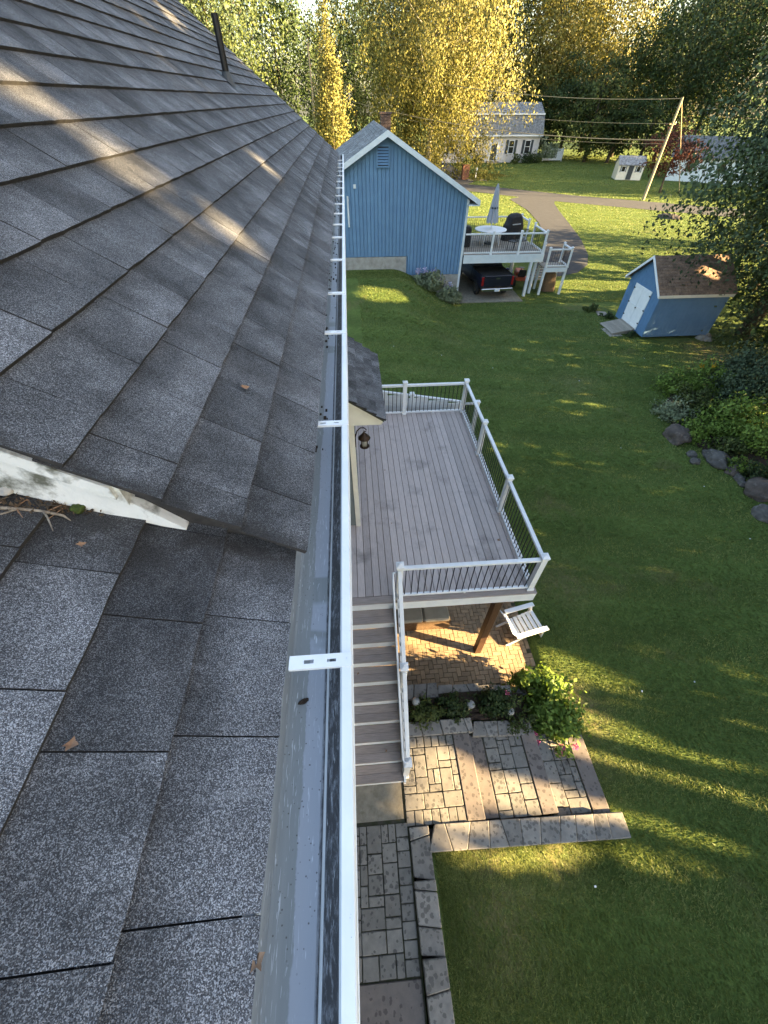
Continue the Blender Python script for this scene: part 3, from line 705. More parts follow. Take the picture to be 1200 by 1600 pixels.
hs = MB(); thh = math.atan(.70); U = Vector((0, 1, 0)); V_ = Vector((-math.cos(thh), 0, math.sin(thh))); N_ = U.cross(V_); Fm = Matrix((U, V_, N_)).transposed()
for c in range(6):
    y = 5.27 - random.uniform(0, .25)
    while y < 7.6:
        a, b = max(y, 5.265), min(y + .25, 7.61)
        if b - a > .04:
            v, f = tab_mesh(b - a, c * 50 + int(y * 9)); p = Vector((.40, (a + b) / 2, 4.758)) + V_ * (c * .185) + N_ * .006
            hs.add([Fm @ Vector((q[0], q[1], q[2] * 2.6)) + p for q in v], f, random.random())
        y += .25
o = tag(hs.build('shingles', 'shingle', HR, fix=False), kind='stuff'); edge_mat(o.data, N_)

# =================================================================== deck with railings and stairs
DZ = 2.0; PZ_ = -.75
deck = thing('deck', 'grey composite deck with white railing and black balusters on tall posts', 'deck', (1.3, 6.6, 0), world=True)
nb = 25; bw = (3.10 + .5) / nb
bme = MB().box(-bw / 2 + .005, bw / 2 - .005, 0, 6.13, -.025, 0).mesh('deck_board', (0, 0, 0), .003); bme.materials.append(MAT['deck'])
for i in range(nb): piece('deck_board', bme, deck, (-.5 + bw * (i + .5), 3.725, DZ + random.uniform(-.001, .001)))
MB().box(-.5, 3.14, 3.565, 3.715, DZ - .025, DZ + .001).build('border_board', 'tread', deck, .003)
MB().box(-.5, 3.105, 3.60, 9.84, DZ - .24, DZ - .03).build('joists', 'postwood', deck)
MB().box(.43, 3.13, 3.568, 3.595, DZ - .26, DZ - .028).build('fascia', 'white', deck)
MB().box(3.108, 3.135, 3.597, 9.86, DZ - .26, DZ - .003).build('fascia', 'white', deck)
MB().box(-.5, 3.105, 9.845, 9.87, DZ - .26, DZ - .003).build('fascia', 'white', deck)
sp = MB().box(-.075, .075, -.075, .075, PZ_ - .02, DZ - .24).mesh('support_post', (0, 0, 0), .006); sp.materials.append(MAT['postwood'])
pb0 = onz(748, 1028, PZ_)
for (x, y) in ((pb0.x, max(pb0.y, 3.69)), (pb0.x + .05, 6.7), (pb0.x + .05, 9.5)): piece('support_post', sp, deck, (x, y, 0))
def post_parts(h):
    p = MB().box(-.052, .052, -.052, .052, 0, h).mesh('post', (0, 0, 0), .004); p.materials.append(MAT['white'])
    c = MB(); c.box(-.068, .068, -.068, .068, h, h + .028); c.add([(-.062, -.062, h + .028), (.062, -.062, h + .028), (.062, .062, h + .028), (-.062, .062, h + .028), (0, 0, h + .062)], [(0, 1, 4), (1, 2, 4), (2, 3, 4), (3, 0, 4)])
    c.box(-.058, .058, -.058, .058, h - .03, h); c = c.mesh('post_cap', (0, 0, 0)); c.materials.append(MAT['white'])
    b = MB().box(-.066, .066, -.066, .066, 0, .055).mesh('base_skirt', (0, 0, 0), .006); b.materials.append(MAT['white'])
    return p, c, b
def put_post(par, pp, loc, name='railing_post'):
    o = piece(name, pp[0], par, loc)
    for m, n in ((pp[1], 'post_cap'), (pp[2], 'base_skirt')):
        k = bpy.data.objects.new(n, m); COL.objects.link(k); k.parent = o
PP = post_parts(.99)
RH = .915
bal = MB().tube([(0, 0, .085), (0, 0, RH - .03)], .0095, 7).mesh('baluster', (0, 0, 0)); bal.materials.append(MAT['black'])
def rail(par, a, b, z, n, skip=()):
    a, b = Vector((*a, z)), Vector((*b, z)); d = b - a
    t = MB(); t.bar(a + Vector((0, 0, RH)), b + Vector((0, 0, RH)), .075, .05); t.bar(a + Vector((0, 0, RH - .035)), b + Vector((0, 0, RH - .035)), .045, .02); t.build('top_rail', 'white', par, .006)
    t = MB(); t.bar(a + Vector((0, 0, .065)), b + Vector((0, 0, .065)), .05, .045); m_ = (a + b) / 2
    t.box(m_.x - .018, m_.x + .018, m_.y - .018, m_.y + .018, z + .001, z + .044); t.build('bottom_rail', 'white', par, .004)
    for i in range(n): p = a + d * ((i + .5) / n); piece('baluster', bal, par, p)
xr = 3.02; yn = 3.68; yf = 9.72
ypost = [yn, 5.70, 7.72, yf]
for y in ypost: put_post(deck, PP, (xr, y, DZ))
for a, b in zip(ypost[:-1], ypost[1:]): rail(deck, (xr, a + .05), (xr, b - .05), DZ, 17)
put_post(deck, PP, (.54, yn, DZ)); rail(deck, (.59, yn), (xr - .05, yn), DZ, 20)
put_post(deck, PP, (1.30, yf, DZ)); put_post(deck, PP, (-.42, yf, DZ))
rail(deck, (1.35, yf), (xr - .05, yf), DZ, 14); rail(deck, (-.37, yf), (1.25, yf), DZ, 14)
# stairs down to the paving
NS = 10; RISE = DZ / NS; RUN = .272; YS = 3.56
for k in range(1, NS + 1):
    yk = YS - (k - 1) * RUN; zt = DZ - k * RISE
    MB().box(-.48, .425, yk - .004, yk + .018, zt, zt + RISE - .026).build('riser', 'white', deck)
    if k < NS:
        for j in range(2):
            MB().box(-.48, .43, yk - .007 - (j + 1) * .137, yk - .010 - j * .137, zt - .025, zt).build('tread_board', 'tread', deck, .003)
# stringers
yb = YS - (NS - 1) * RUN
for x0, x1 in ((.432, .468), (-.52, -.485)):
    MB().extr([(YS + .005, DZ - .03), (yb - .03, RISE + .01), (yb - .03, 0.0), (yb + .12, 0.0), (YS + .005, DZ - .36)], 'x', x0, x1).build('stringer', 'white', deck)
PS = post_parts(1.05)
def stz(y): return DZ - (YS - y) / RUN * RISE
pm = (.50, 2.36); pl = (.47, 1.22)
put_post(deck, PS, (pm[0], pm[1], stz(pm[1]) - .12)); put_post(deck, PS, (pl[0], pl[1], .0))
def srail(a, b, n):
    A = Vector(a); B = Vector(b)
    t = MB(); t.bar(A + Vector((0, 0, .90)), B + Vector((0, 0, .90)), .07, .05); t.build('top_rail', 'white', deck, .006)
    t = MB(); t.bar(A + Vector((0, 0, .16)), B + Vector((0, 0, .16)), .05, .045); t.build('bottom_rail', 'white', deck, .004)
    for i in range(n):
        p = A + (B - A) * ((i + .5) / n); bb = MB().tube([(0, 0, .17), (0, 0, .88)], .0095, 7)
        if 'sb' not in tab_cache: m = bb.mesh('baluster', (0, 0, 0)); m.materials.append(MAT['black']); tab_cache['sb'] = m
        piece('baluster', tab_cache['sb'], deck, p)
srail((.53, yn - .05, DZ), (pm[0], pm[1] + .05, stz(pm[1] + .05)), 9); srail((pm[0], pm[1] - .05, stz(pm[1] - .05)), (pl[0], pl[1] + .05, stz(pl[1] + .05)), 8)
gr = MB(); z_ = .86
gr.tube([(.50, yn - .02, DZ + z_ - .02), (.42, yn - .05, DZ + z_), (.41, yn - .2, stz(yn - .2) + z_), (.395, pl[1] + .15, stz(pl[1] + .15) + z_), (.395, pl[1] + .02, stz(pl[1] + .1) + z_ - .03), (.42, pl[1] - .02, stz(pl[1] + .1) + z_ - .03), (.47, pl[1] - .02, stz(pl[1] + .1) + z_ - .03)], .02, 8)
gr.build('grab_rail', 'white', deck, smooth=True)

# lantern on a scroll bracket
ln = thing('wall_lantern', 'dark bronze lantern hanging from a curled bracket on the cream corner board', 'lantern', (-.105, 5.50, 4.1), world=True)
lb = MB(); lb.box(-.104, -.088, 5.475, 5.525, 4.12, 4.36); lb.tube([(-.09, 5.5, 4.33), (-.06, 5.5, 4.44), (.0, 5.5, 4.50), (.06, 5.5, 4.50), (.10, 5.5, 4.46), (.09, 5.5, 4.42), (.065, 5.5, 4.43)], .010, 8); lb.build('bracket', 'bronze', ln)
lt = MB(); lt.tube([(.06, 5.5, 4.44), (.06, 5.5, 4.40)], .006, 6); lt.lathe((.06, 5.5, 0), [(.012, 4.41), (.03, 4.385), (.105, 4.30), (.108, 4.285), (.085, 4.28)], 16); lt.build('lamp_roof', 'bronze', ln)
lc = MB(); lc.lathe((.06, 5.5, 0), [(.08, 4.105), (.085, 4.11), (.085, 4.125), (.08, 4.13)], 16)
for k in range(4):
    a = PI / 4 + k * PI / 2; lc.tube([(.06 + .07 * math.cos(a), 5.5 + .07 * math.sin(a), 4.12), (.06 + .075 * math.cos(a), 5.5 + .075 * math.sin(a), 4.285)], .007, 6)
lc.build('cage', 'bronze', ln); MB().lathe((.06, 5.5, 0), [(.055, 4.13), (.06, 4.2), (.058, 4.275)], 14).build('glass_chimney', 'lampglass', ln, smooth=True)

# low white plank screen beyond the deck
scr = thing('plank_screen', 'low white plank screen with a sloping top behind the deck railing', 'screen', (1.5, 10.3, 0), world=True)
zt = lambda x: 2.44 - (x - .64) * .18
for k in range(22):
    z = .05 + k * .112; x1 = 3.1 if zt(3.1) > z + .11 else .64 + (2.44 - z - .11) / .18
    x0 = -.5
    if x1 <= 0: continue
    MB().box(x0, x1, 10.28, 10.305, z, z + .106).build('plank', 'white', scr)
MB().extr([(-.5, zt(-.5) - .03), (-.5, zt(-.5) + .02), (3.12, zt(3.12) + .02), (3.12, zt(3.12) - .03)], 'y', 10.26, 10.33).build('cap_rail', 'white', scr)
for x, h in ((1.60, 2.36), (3.12, 1.95), (3.66, 2.0)):
    pp = post_parts(h); put_post(scr, pp, (x, 10.30, -.05), 'screen_post')
t = MB(); t.bar((3.15, 10.3, 1.9), (3.62, 10.3, 1.9), .06, .05); t.bar((3.15, 10.3, 1.05), (3.62, 10.3, 1.05), .05, .05); t.build('side_rail', 'white', scr)
for i in range(5): MB().tube([(3.2 + i * .09, 10.3, 1.05), (3.2 + i * .09, 10.3, 1.9)], .0095, 6).build('baluster', 'black', scr)

# =================================================================== paving
def rot2(p, a, c): x, y = p[0] - c[0], p[1] - c[1]; return (c[0] + x * math.cos(a) - y * math.sin(a), c[1] + x * math.sin(a) + y * math.cos(a))
def structure(name, mb, mat, label, cat): return tag(mb.build(name, mat), label, cat, kind='structure')
pav_cache = {}
def paver_piece(parent, name, x0, x1, y0, y1, z, mat, h=.06, gap=.006):
    w_, d_ = round(x1 - x0 - gap * 2, 3), round(y1 - y0 - gap * 2, 3); k = (name, w_, d_, mat, random.randrange(3))
    if k not in pav_cache: pav_cache[k] = wobble_box(w_, d_, h, .008, .004, mat, name)
    return piece(name, pav_cache[k], parent, ((x0 + x1) / 2, (y0 + y1) / 2, z + random.uniform(-.004, .003)))
def ashlar(parent, x0, x1, y0, y1, z, u=.118, mat='paver', border=None):
    nx_, ny_ = max(1, round((x1 - x0) / u)), max(1, round((y1 - y0) / u)); ux, uy = (x1 - x0) / nx_, (y1 - y0) / ny_
    g = [[0] * ny_ for _ in range(nx_)]
    for j in range(ny_):
        for i in range(nx_):
            if g[i][j]: continue
            opts = [(2, 2), (2, 3), (3, 2), (2, 1), (1, 2), (2, 2), (2, 3), (1, 1)]; random.shuffle(opts); opts.sort(key=lambda o: 0 if o != (1, 1) else 1)
            for (a, b) in opts:
                if i + a <= nx_ and j + b <= ny_ and all(not g[i + p][j + q] for p in range(a) for q in range(b)): break
            else: a = b = 1
            for p in range(a):
                for q in range(b): g[i + p][j + q] = 1
            paver_piece(parent, 'paver', x0 + i * ux, x0 + (i + a) * ux, y0 + j * uy, y0 + (j + b) * uy, z, mat)
L1, L2, L3 = 0.0, -.16, -.32
st = MB(); st.box(.40, 1.77, .50, 1.95, -.8, L1 - .035); st.box(1.77, 3.07, .50, 1.97, -.82, L2 - .035); st.box(3.07, 4.08, .47, 1.99, -.84, L3 - .035)
steps = structure('stepped_walk', st, 'joint', 'broad stone steps of pavers and flat treads going down to the lawn', 'steps')
for i in range(7): paver_piece(steps, 'paver', .42 + i * .146, .42 + (i + 1) * .146, .485, .70, L1, 'paver')
ashlar(steps, .42, 1.44, .70, 1.62, L1)
for i in range(6): paver_piece(steps, 'paver', .60 + i * .14, .60 + (i + 1) * .14, 1.62, 1.80, L1, 'paver')
ashlar(steps, 2.05, 2.79, .48, 1.78, L2); ashlar(steps, 3.12, 3.74, .46, 1.75, L3)
for (x0, x1, y0, y1, z) in ((1.45, 1.765, .49, 1.80, L1 + .004), (1.79, 2.04, .50, 1.79, L2 + .004), (2.80, 3.09, .49, 1.79, L2 + .004), (3.76, 4.07, .44, 1.73, L3 + .004)):
    paver_piece(steps, 'stone_tread', x0, x1, y0, y1, z, 'tread_stone', .12, .004)
wk = MB(); wk.box(-.9, .46, -2.6, .60, -.4, -.035)
walk = structure('paver_walk', wk, 'joint', 'narrow walk of tumbled grey pavers below the gutter', 'walk')
ashlar(walk, -.62, .22, -1.13, .55, 0)
yy = .55
while yy > -1.10:
    s = random.choice((.17, .2, .185)); paver_piece(walk, 'paver', .225, .43, yy - s, yy, 0, 'paver'); yy -= s
paver_piece(walk, 'stone_tread', -.7, .44, -1.62, -1.14, .004, 'tread_stone', .1); ashlar(walk, -.62, .44, -2.5, -1.63, -.12)
pad = structure('concrete_pad', MB().box(-.75, .385, .60, 1.30, -.3, -.004), 'concrete', 'rough concrete pad at the foot of the deck stairs', 'pad')
def caps(owner, pts, wdt, z, h=.17, seg=.34, mat='cap', lean=.035, drop=0):
    """cap stones with slanted joints along a straight line of the plan"""
    a, b = Vector(pts[0]), Vector(pts[1]); d = b - a; L = d.length; d /= L; n = Vector((-d.y, d.x)); t = 0; k = 0; sl = random.uniform(-lean, lean)
    while t < L - .05:
        s = seg * random.uniform(.72, 1.25); e = min(t + s, L)
        if L - e < .12: e = L
        sl2 = random.choice((-1, 1)) * random.uniform(.3, 1) * lean if e < L else 0
        p = [a + d * (t + .006 - sl), a + d * (e - .006 - sl2), a + d * (e - .006 + sl2) + n * wdt, a + d * (t + .006 + sl) + n * wdt]
        zz = z - drop * (t + e) / 2 / L + random.uniform(-.010, .010)
        mb = MB().prism([(q.x, q.y) for q in p], zz - h, zz); o = mb.build('cap_stone', mat, owner, .012)
        t = e; sl = sl2; k += 1
gw = thing('garden_wall', 'low wall of pale cap stones between stone steps and front lawn', 'wall', (2.3, .3, -.4), world=True)
MB().extr([(.55, -.9), (4.15, -.9), (4.15, -.42), (.55, -.10)], 'y', .17, .44).build('wall_core', 'rock', gw)
caps(gw, ((.80, .14), (4.24, .08)), .355, .07, .18, .30, lean=.075, drop=.33)
gw2 = thing('garden_wall', 'narrow wall of spotted cap stones edging the paver walk', 'wall', (.62, -.6, -.4), world=True)
MB().box(.50, .72, -2.4, .4, -.5, -.11).build('wall_core', 'rock', gw2)
caps(gw2, ((.785, -.16), (.775, .485)), .325, .05, .17, .42, drop=0); caps(gw2, ((.80, -.95), (.79, -.165)), .34, .085, .17, .34, drop=.0); caps(gw2, ((.835, -2.3), (.80, -.955)), .33, .12, .17, .36)
gw3 = thing('garden_wall', 'short low wall of cap stones holding back the flower bed', 'wall', (1.7, 1.9, -.3), world=True)
MB().box(.5, 1.85, 1.83, 1.99, -.5, -.06).build('wall_core', 'rock', gw3)
caps(gw3, ((.50, 1.80), (1.86, 1.80)), .25, .05, .13, .40); caps(gw3, ((1.87, 1.74), (3.06, 1.70)), .27, -.05, .30, .27, lean=.04, drop=.12)
# brick patio under the deck
PZ = -.75
pt = MB().box(-.9, 3.84, 2.72, 10.1, PZ - .3, PZ - .03)
patio = structure('brick_patio', pt, 'joint', 'patio of small tan bricks under the deck', 'patio')
BR = []; bL, bWd = .21, .105
for a in range(-60, 80):
    for b in range(-40, 60):
        x = a * bWd + b * 2 * bWd; y = a * bWd - b * 2 * bWd
        BR.append((x, y, bL, bWd)); BR.append((x, y + bWd, bWd, bL))
ox, oy = 1.4, 5.0
seen = set(); BB = []
for (x, y, w_, h_) in BR:
    k = (round(x, 3), round(y, 3), w_)
    if k in seen: continue
    seen.add(k); x += ox; y += oy
    if x < -.7 or x + w_ > 3.87 or y < 2.74 or y + h_ > 10.05: continue
    BB.append((x, y, w_, h_))
pv = lambda b: (Vector((b[0], b[1], 0)) - Vector((2.2, 3.5, 0))).length
BB.sort(key=pv)
bb_m = {}
rest_b = MB()
for i, (x, y, w_, h_) in enumerate(BB):
    if i < 300:
        k = (w_, random.randrange(3))
        if k not in bb_m: bb_m[k] = wobble_box(w_ - .009, h_ - .009, .05, .005, .0025, 'brick', 'brick')
        piece('brick', bb_m[k], patio, (x + w_ / 2, y + h_ / 2, PZ + random.uniform(-.003, .003)))
    else: rest_b.box(x + .005, x + w_ - .005, y + .005, y + h_ - .005, PZ - .05, PZ + random.uniform(-.003, .003), random.random() + .001)
tag(rest_b.build('bricks', 'brick', patio), kind='stuff')
gw4 = thing('garden_wall', 'retaining wall of cap stones between the flower bed and the brick patio', 'wall', (1.6, 2.6, PZ), world=True)
MB().extr([(.45, PZ - .1), (3.3, PZ - .1), (3.3, -.55), (2.2, -.22), (.45, -.09)], 'y', 2.50, 2.70).build('wall_core', 'rock', gw4)
caps(gw4, ((.50, 2.47), (1.30, 2.47)), .29, .04, .13, .27); caps(gw4, ((1.31, 2.50), (2.2, 2.50)), .24, -.08, .13, .30, drop=.05); caps(gw4, ((2.21, 2.50), (3.3, 2.50)), .22, -.16, .13, .30, drop=.36)
# flower bed
def patch(name, pts, z, mat, label, cat, bulge=.06, n=22, slope=0):
    xs = [p[0] for p in pts]; ys = [p[1] for p in pts]; V = []; Fq = []; idm = {}
    for i in range(n + 1):
        for j in range(n + 1):
            x = min(xs) + (max(xs) - min(xs)) * i / n; y = min(ys) + (max(ys) - min(ys)) * j / n
            V.append((x, y, z - slope * ss((x - 1.9) / 1.5) + random.uniform(0, bulge)))
    for i in range(n):
        for j in range(n): Fq.append((i * (n + 1) + j, (i + 1) * (n + 1) + j, (i + 1) * (n + 1) + j + 1, i * (n + 1) + j + 1))
    mb = MB(); mb.add(V, Fq); return tag(mb.build(name, mat, smooth=True, fix=False), label, cat, kind='structure')
patch('flower_bed', [(.45, 2.02), (3.5, 2.56)], -.08, 'soil', 'dark mulch bed between patio and steps', 'bed', slope=.42)

def shrub(name, label, x, y, z, rad, n, clumps, ls, mat, cat='shrub', group=None, flowers=None, droop=0, flat=.6, stem=True, hollow=.3, cull=False, aspect=.6, low=-.2, spread=.16):
    t = thing(name, label, cat, (x, y, z), 0, group)
    P, tone, nr = crown_pts(n, clumps, tuple(r * spread for r in rad), rad, (0, 0, rad[2] * .25), None, hollow, low); P[:, 2] = np.abs(P[:, 2]) + .01
    if cull:
        k = keep_lit(P + np.array([x, y, z])); P, tone, nr = P[k], tone[k], nr[k]
    link('foliage', np_mesh('foliage', leaves(P, ls, droop, flat=flat, aspect=aspect), 4, tone, nr), mat, t)
    if stem:
        mb = MB()
        for i in range(6):
            a = i * 1.05 + x; mb.tube([(0, 0, -.05), (math.cos(a) * rad[0] * .3, math.sin(a) * rad[1] * .3, rad[2] * .5), (math.cos(a) * rad[0] * .6, math.sin(a) * rad[1] * .6, rad[2] * .9)], [.012 + rad[2] * .008, .01, .004], 5)
        mb.build('stems', 'bark', t, off=(0, 0, 0), fix=False)
    if flowers:
        for (fx, fy, fz, fr, fn, fm) in flowers:
            F = np.array([fx, fy, fz]) + np.clip(RNG.normal(size=(fn, 3)), -1.3, 1.3) * fr
            link('flower_cluster', np_mesh('flower_cluster', leaves(F, fr * 1.1, 0, aspect=.8), 4, RNG.uniform(0, 1, fn)), fm, t)
    return t
g = 'small dark shrubs in the bed'
shrub('bed_shrub', 'low dark shrub in the bed beside the stair rail', .95, 2.22, -.03, (.34, .24, .30), 1500, 60, .055, 'lime')
shrub('bed_shrub', 'dark rounded shrub in the bed behind the first cap stones', 1.52, 2.26, -.03, (.32, .24, .30), 1700, 60, .05, 'green')
shrub('bed_shrub', 'dark spreading shrub in the bed between lamp post and flowering plant', 2.42, 2.27, -.12, (.42, .30, .34), 2200, 70, .06, 'green', flowers=[(.22, .12, .36, .03, 26, 'pink')])
shrub('bed_shrub', 'small weedy plant spilling over the lower cap stones', 2.85, 1.92, -.22, (.30, .20, .20), 800, 40, .055, 'lime')
fp = onz(865, 1100, -.1)
shrub('flowering_plant', 'large bright green leafy plant with pink blooms at the end of the bed', 3.58, 2.02, -.46, (.50, .55, .44), 2600, 90, .11, 'bright', flowers=[(-.05, -.56, .30, .036, 50, 'pink'), (.20, -.58, .32, .034, 44, 'pink'), (-.06, -.64, .22, .034, 44, 'pink'), (-.48, -.30, .26, .03, 34, 'pink'), (-.46, -.44, .22, .03, 34, 'pink')], flat=1.2, aspect=.5)
shrub('leafy_plant', 'broad dark green leafy plant next to the brick patio corner', 3.55, 2.62, -.48, (.58, .42, .50), 2200, 80, .10, 'bright', flat=1.0, aspect=.55)
# path lights among the bed plants
def pathlight(x, y, label):
    t = thing('path_light', label, 'path light', (x, y, -.05 - .42 * float(ss((x - 1.9) / 1.5))))
    MB().tube([(0, 0, -.05), (0, 0, .30)], .03, 10).build('stake', 'cushion', t, off=(0, 0, 0)); MB().lathe((0, 0, 0), [(.05, .30), (.075, .31), (.08, .33), (.06, .36), (.02, .37)], 16).build('lamp_head', 'lampglass', t, off=(0, 0, 0))
pathlight(.80, 2.35, 'round path light in the bed next to the stair rail'); pathlight(1.86, 2.22, 'pale round path light in bare mulch in mid bed'); pathlight(2.66, 2.10, 'round path light in the bed near the flowering plant')

# =================================================================== things on the patio
# wicker love seat with two cushions
sq = onz(704, 968, PZ + .50); sx_, sy_ = sq.x, sq.y
ls = thing('wicker_seat', 'brown wicker seat with two beige cushions under the deck', 'seat', (sx_ - .7, sy_ + .3, PZ), world=True)
mb = MB()
for k in range(20): mb.box(sx_ - 1.36, sx_, sy_, sy_ + .015, PZ + .04 + k * .021, PZ + .056 + k * .021, random.random() + .001)
for k in range(20): mb.box(sx_, sx_ + .015, sy_ + .02, sy_ + .66, PZ + .04 + k * .021, PZ + .056 + k * .021, random.random() + .001)
tag(mb.build('woven_panel', 'wicker', ls), kind='stuff')
MB().box(sx_ - 1.35, sx_ - .005, sy_ + .018, sy_ + .66, PZ + .04, PZ + .45).build('seat_box', 'dark', ls)
for x0, x1 in ((sx_ - 1.30, sx_ - .66), (sx_ - .645, sx_ - .01)): MB().box(x0, x1, sy_ - .02, sy_ + .58, PZ + .45, PZ + .57).build('cushion', 'cushion', ls, .04)
MB().box(sx_ - 1.36, sx_, sy_ + .60, sy_ + .68, PZ + .46, PZ + .85).build('backrest', 'wicker', ls, .03)
for x in (sx_ - 1.34, sx_ - .06):
    for y in (sy_ + .03, sy_ + .6): MB().box(x, x + .05, y, y + .05, PZ, PZ + .05).build('leg', 'dark', ls)
# white slatted folding chair
ac = thing('adirondack_chair', 'white slatted garden chair beside the brown deck post', 'chair', (onz(812, 985, PZ).x + .02, onz(812, 985, PZ).y + .0, PZ), R(12))
def sl(name, v, mat='white'): v.build(name, mat, ac, .004, off=(0, 0, 0))
for i in range(6):                                       # seat slats from front to back
    x = .32 - i * .105; z = .38 - i * .030; sl('seat_slat', MB().bar((x, -.27, z), (x, .27, z), .09, .02))
for i in range(6):
    y = -.245 + i * .098; sl('back_slat', MB().bar((-.26, y * .92, .26), (-.60, y * 1.08, .86 - abs(y) * .28), .085, .018, up=(1, 0, .5)))
for s in (-1, 1):
    sl('arm', MB().box(-.40, .38, min(s * .27, s * .38), max(s * .27, s * .38), .55, .575))
    sl('leg', MB().bar((.36, s * .29, 0), (.30, s * .29, .55), .03, .09)); sl('leg', MB().bar((.36, s * .25, .37), (-.55, s * .25, .01), .03, .09))
sl('back_brace', MB().bar((-.42, -.30, .535), (-.42, .30, .535), .06, .025)); sl('back_brace', MB().bar((-.30, -.28, .30), (-.30, .28, .30), .06, .025))
# low weathered bench tucked under the deck corner
bn = thing('patio_bench', 'weathered grey plank bench poking out beside the deck corner', 'bench', (3.42, 5.35, PZ), R(4))
for i in range(4): MB().box(-.22 + i * .13, -.10 + i * .13, -.55, .55, .42, .455).build('seat_board', 'wood', bn, .004, off=(0, 0, 0))
for y in (-.42, .42):
    for x in (-.16, .22): MB().box(x - .035, x + .035, y - .035, y + .035, 0, .42).build('leg', 'wood', bn, off=(0, 0, 0))

# =================================================================== blue house next door
YB = 25.5
bh = thing('blue_house', 'blue board-sided house with white trimmed gable and attached deck', 'house', (2, 31, 0), world=True)
xl, xrr, zp, ze, xc = -2.25, 6.32, 7.12, 4.80, 2.02
sd_ = MB()
bwid = .20; x = xl
core = MB(); core.extr([(xl, 1.0), (xrr, -.3), (xrr, ze), (xc, zp - .05), (xl, ze)], 'y', YB + .03, YB + 11.2); core.build('house_body', 'blue', bh)
i = 0
while x < xrr - .01:
    x2 = min(x + bwid, xrr); m_ = lambda q: (ze + (zp - ze) * (1 - abs(q - xc) / (xrr - xc))) - .04
    z0 = 2.2 if (x + x2) / 2 < 3.2 else 1.25
    poly = [(x + .014, z0), (x2 - .014, z0), (x2 - .014, m_(x2)), (x + .014, m_(x))]
    if x < xc < x2: poly = [(x + .008, z0), (x2 - .008, z0), (x2 - .008, m_(x2)), (xc, m_(xc)), (x + .008, m_(x))]
    sd_.extr(poly, 'y', YB - .03, YB + .03, random.random() + .001); x = x2; i += 1
tag(sd_.build('siding_boards', 'blue', bh), kind='stuff')
MB().box(xl - .02, 3.2, YB - .02, YB + .03, -.3, 2.17).build('foundation', 'found', bh)
MB().box(3.2, xrr + .01, YB - .02, YB + .03, -.3, 1.22).build('foundation', 'found', bh)
MB().box(3.19, 3.23, YB - .03, YB + .02, 1.2, 2.2).build('trim_board', 'blue', bh)
MB().box(xrr - .03, xrr + .09, YB - .04, YB + .1, -.1, ze - .1).build('corner_board', 'bluewhite', bh)
pit = (zp - ze) / (xrr - xc)
def bz(x): return zp - abs(x - xc) * pit
for s in (-1, 1):
    xe = xc + s * (xrr - xc + .55)
    r_ = MB(); r_.extr([(xc, zp + .20), (xe, bz(xe) + .20), (xe, bz(xe) + .05), (xc, zp + .05)], 'y', YB - .42, YB + 11.6); RS = r_.build('roof', 'shingle_far', bh)
    k = 0; L = math.hypot(xe - xc, bz(xe) - zp); rows = int(L / .19); tb = MB()
    for rr_ in range(rows):
        f0 = 1 - rr_ / rows; f1 = 1 - (rr_ + 1) / rows; y = YB - .43
        xa, xb = xc + (xe - xc) * f0, xc + (xe - xc) * f1
        while y < YB + 11.6:
            tb.add([(xa, y + .01, bz(xa) + .222), (xa, y + .29, bz(xa) + .222), (xb, y + .29, bz(xb) + .206), (xb, y + .01, bz(xb) + .206), (xa, y + .01, bz(xa) + .19), (xa, y + .29, bz(xa) + .19)], [(0, 1, 2, 3), (0, 4, 5, 1)], random.random() + .001); y += .3
    tag(tb.build('shingles', 'shingle_far', RS, fix=False), kind='stuff')
    b_ = MB(); b_.extr([(xc, zp + .215), (xe + s * .02, bz(xe) + .21), (xe + s * .02, bz(xe) - .02), (xc, zp - .02)], 'y', YB - .46, YB - .43); b_.build('rake_board', 'bluewhite', bh)
    MB().box(min(xe, xe - s * .55), max(xe, xe - s * .55), YB - .42, YB + 11.5, bz(xe) - .03, bz(xe) + .02).build('soffit', 'bluewhite', bh)
vt = MB(); vx, vz = 1.82, 6.05
vt.box(vx - .27, vx + .27, YB - .05, YB - .035, vz, vz + .70); VT = vt.build('gable_vent', 'dark', bh)
for q in ((vx - .33, vx - .27, vz - .06, vz + .76), (vx + .27, vx + .33, vz - .06, vz + .76), (vx - .27, vx + .27, vz - .06, vz), (vx - .27, vx + .27, vz + .70, vz + .76)): MB().box(q[0], q[1], YB - .13, YB - .035, q[2], q[3]).build('vent_frame', 'blue', VT)
for k in range(6): MB().extr([(YB - .125, vz + .045 + k * .105), (YB - .115, vz + .045 + k * .105), (YB - .056, vz + .125 + k * .105), (YB - .066, vz + .125 + k * .105)], 'x', vx - .27, vx + .27).build('louvre', 'blue', VT)
MB().box(.30, .44, YB - .06, YB - .012, 5.20, 5.36).build('utility_box', 'bluewhite', bh)
MB().tube([(-.02, YB - .07, 4.9), (-.02, YB - .07, 3.6)], .05, 8).build('downspout', 'bluewhite', bh)
ch = MB()
for k in range(14):
    for j in range(3):
        ch.box(2.15 + j * .2, 2.34 + j * .2, 31.8, 32.4, 5.9 + k * .13, 6.02 + k * .13, random.random() + .001)
ch.box(2.10, 2.80, 31.76, 32.44, 7.72, 7.80); ch.build('chimney', 'chimney', bh)
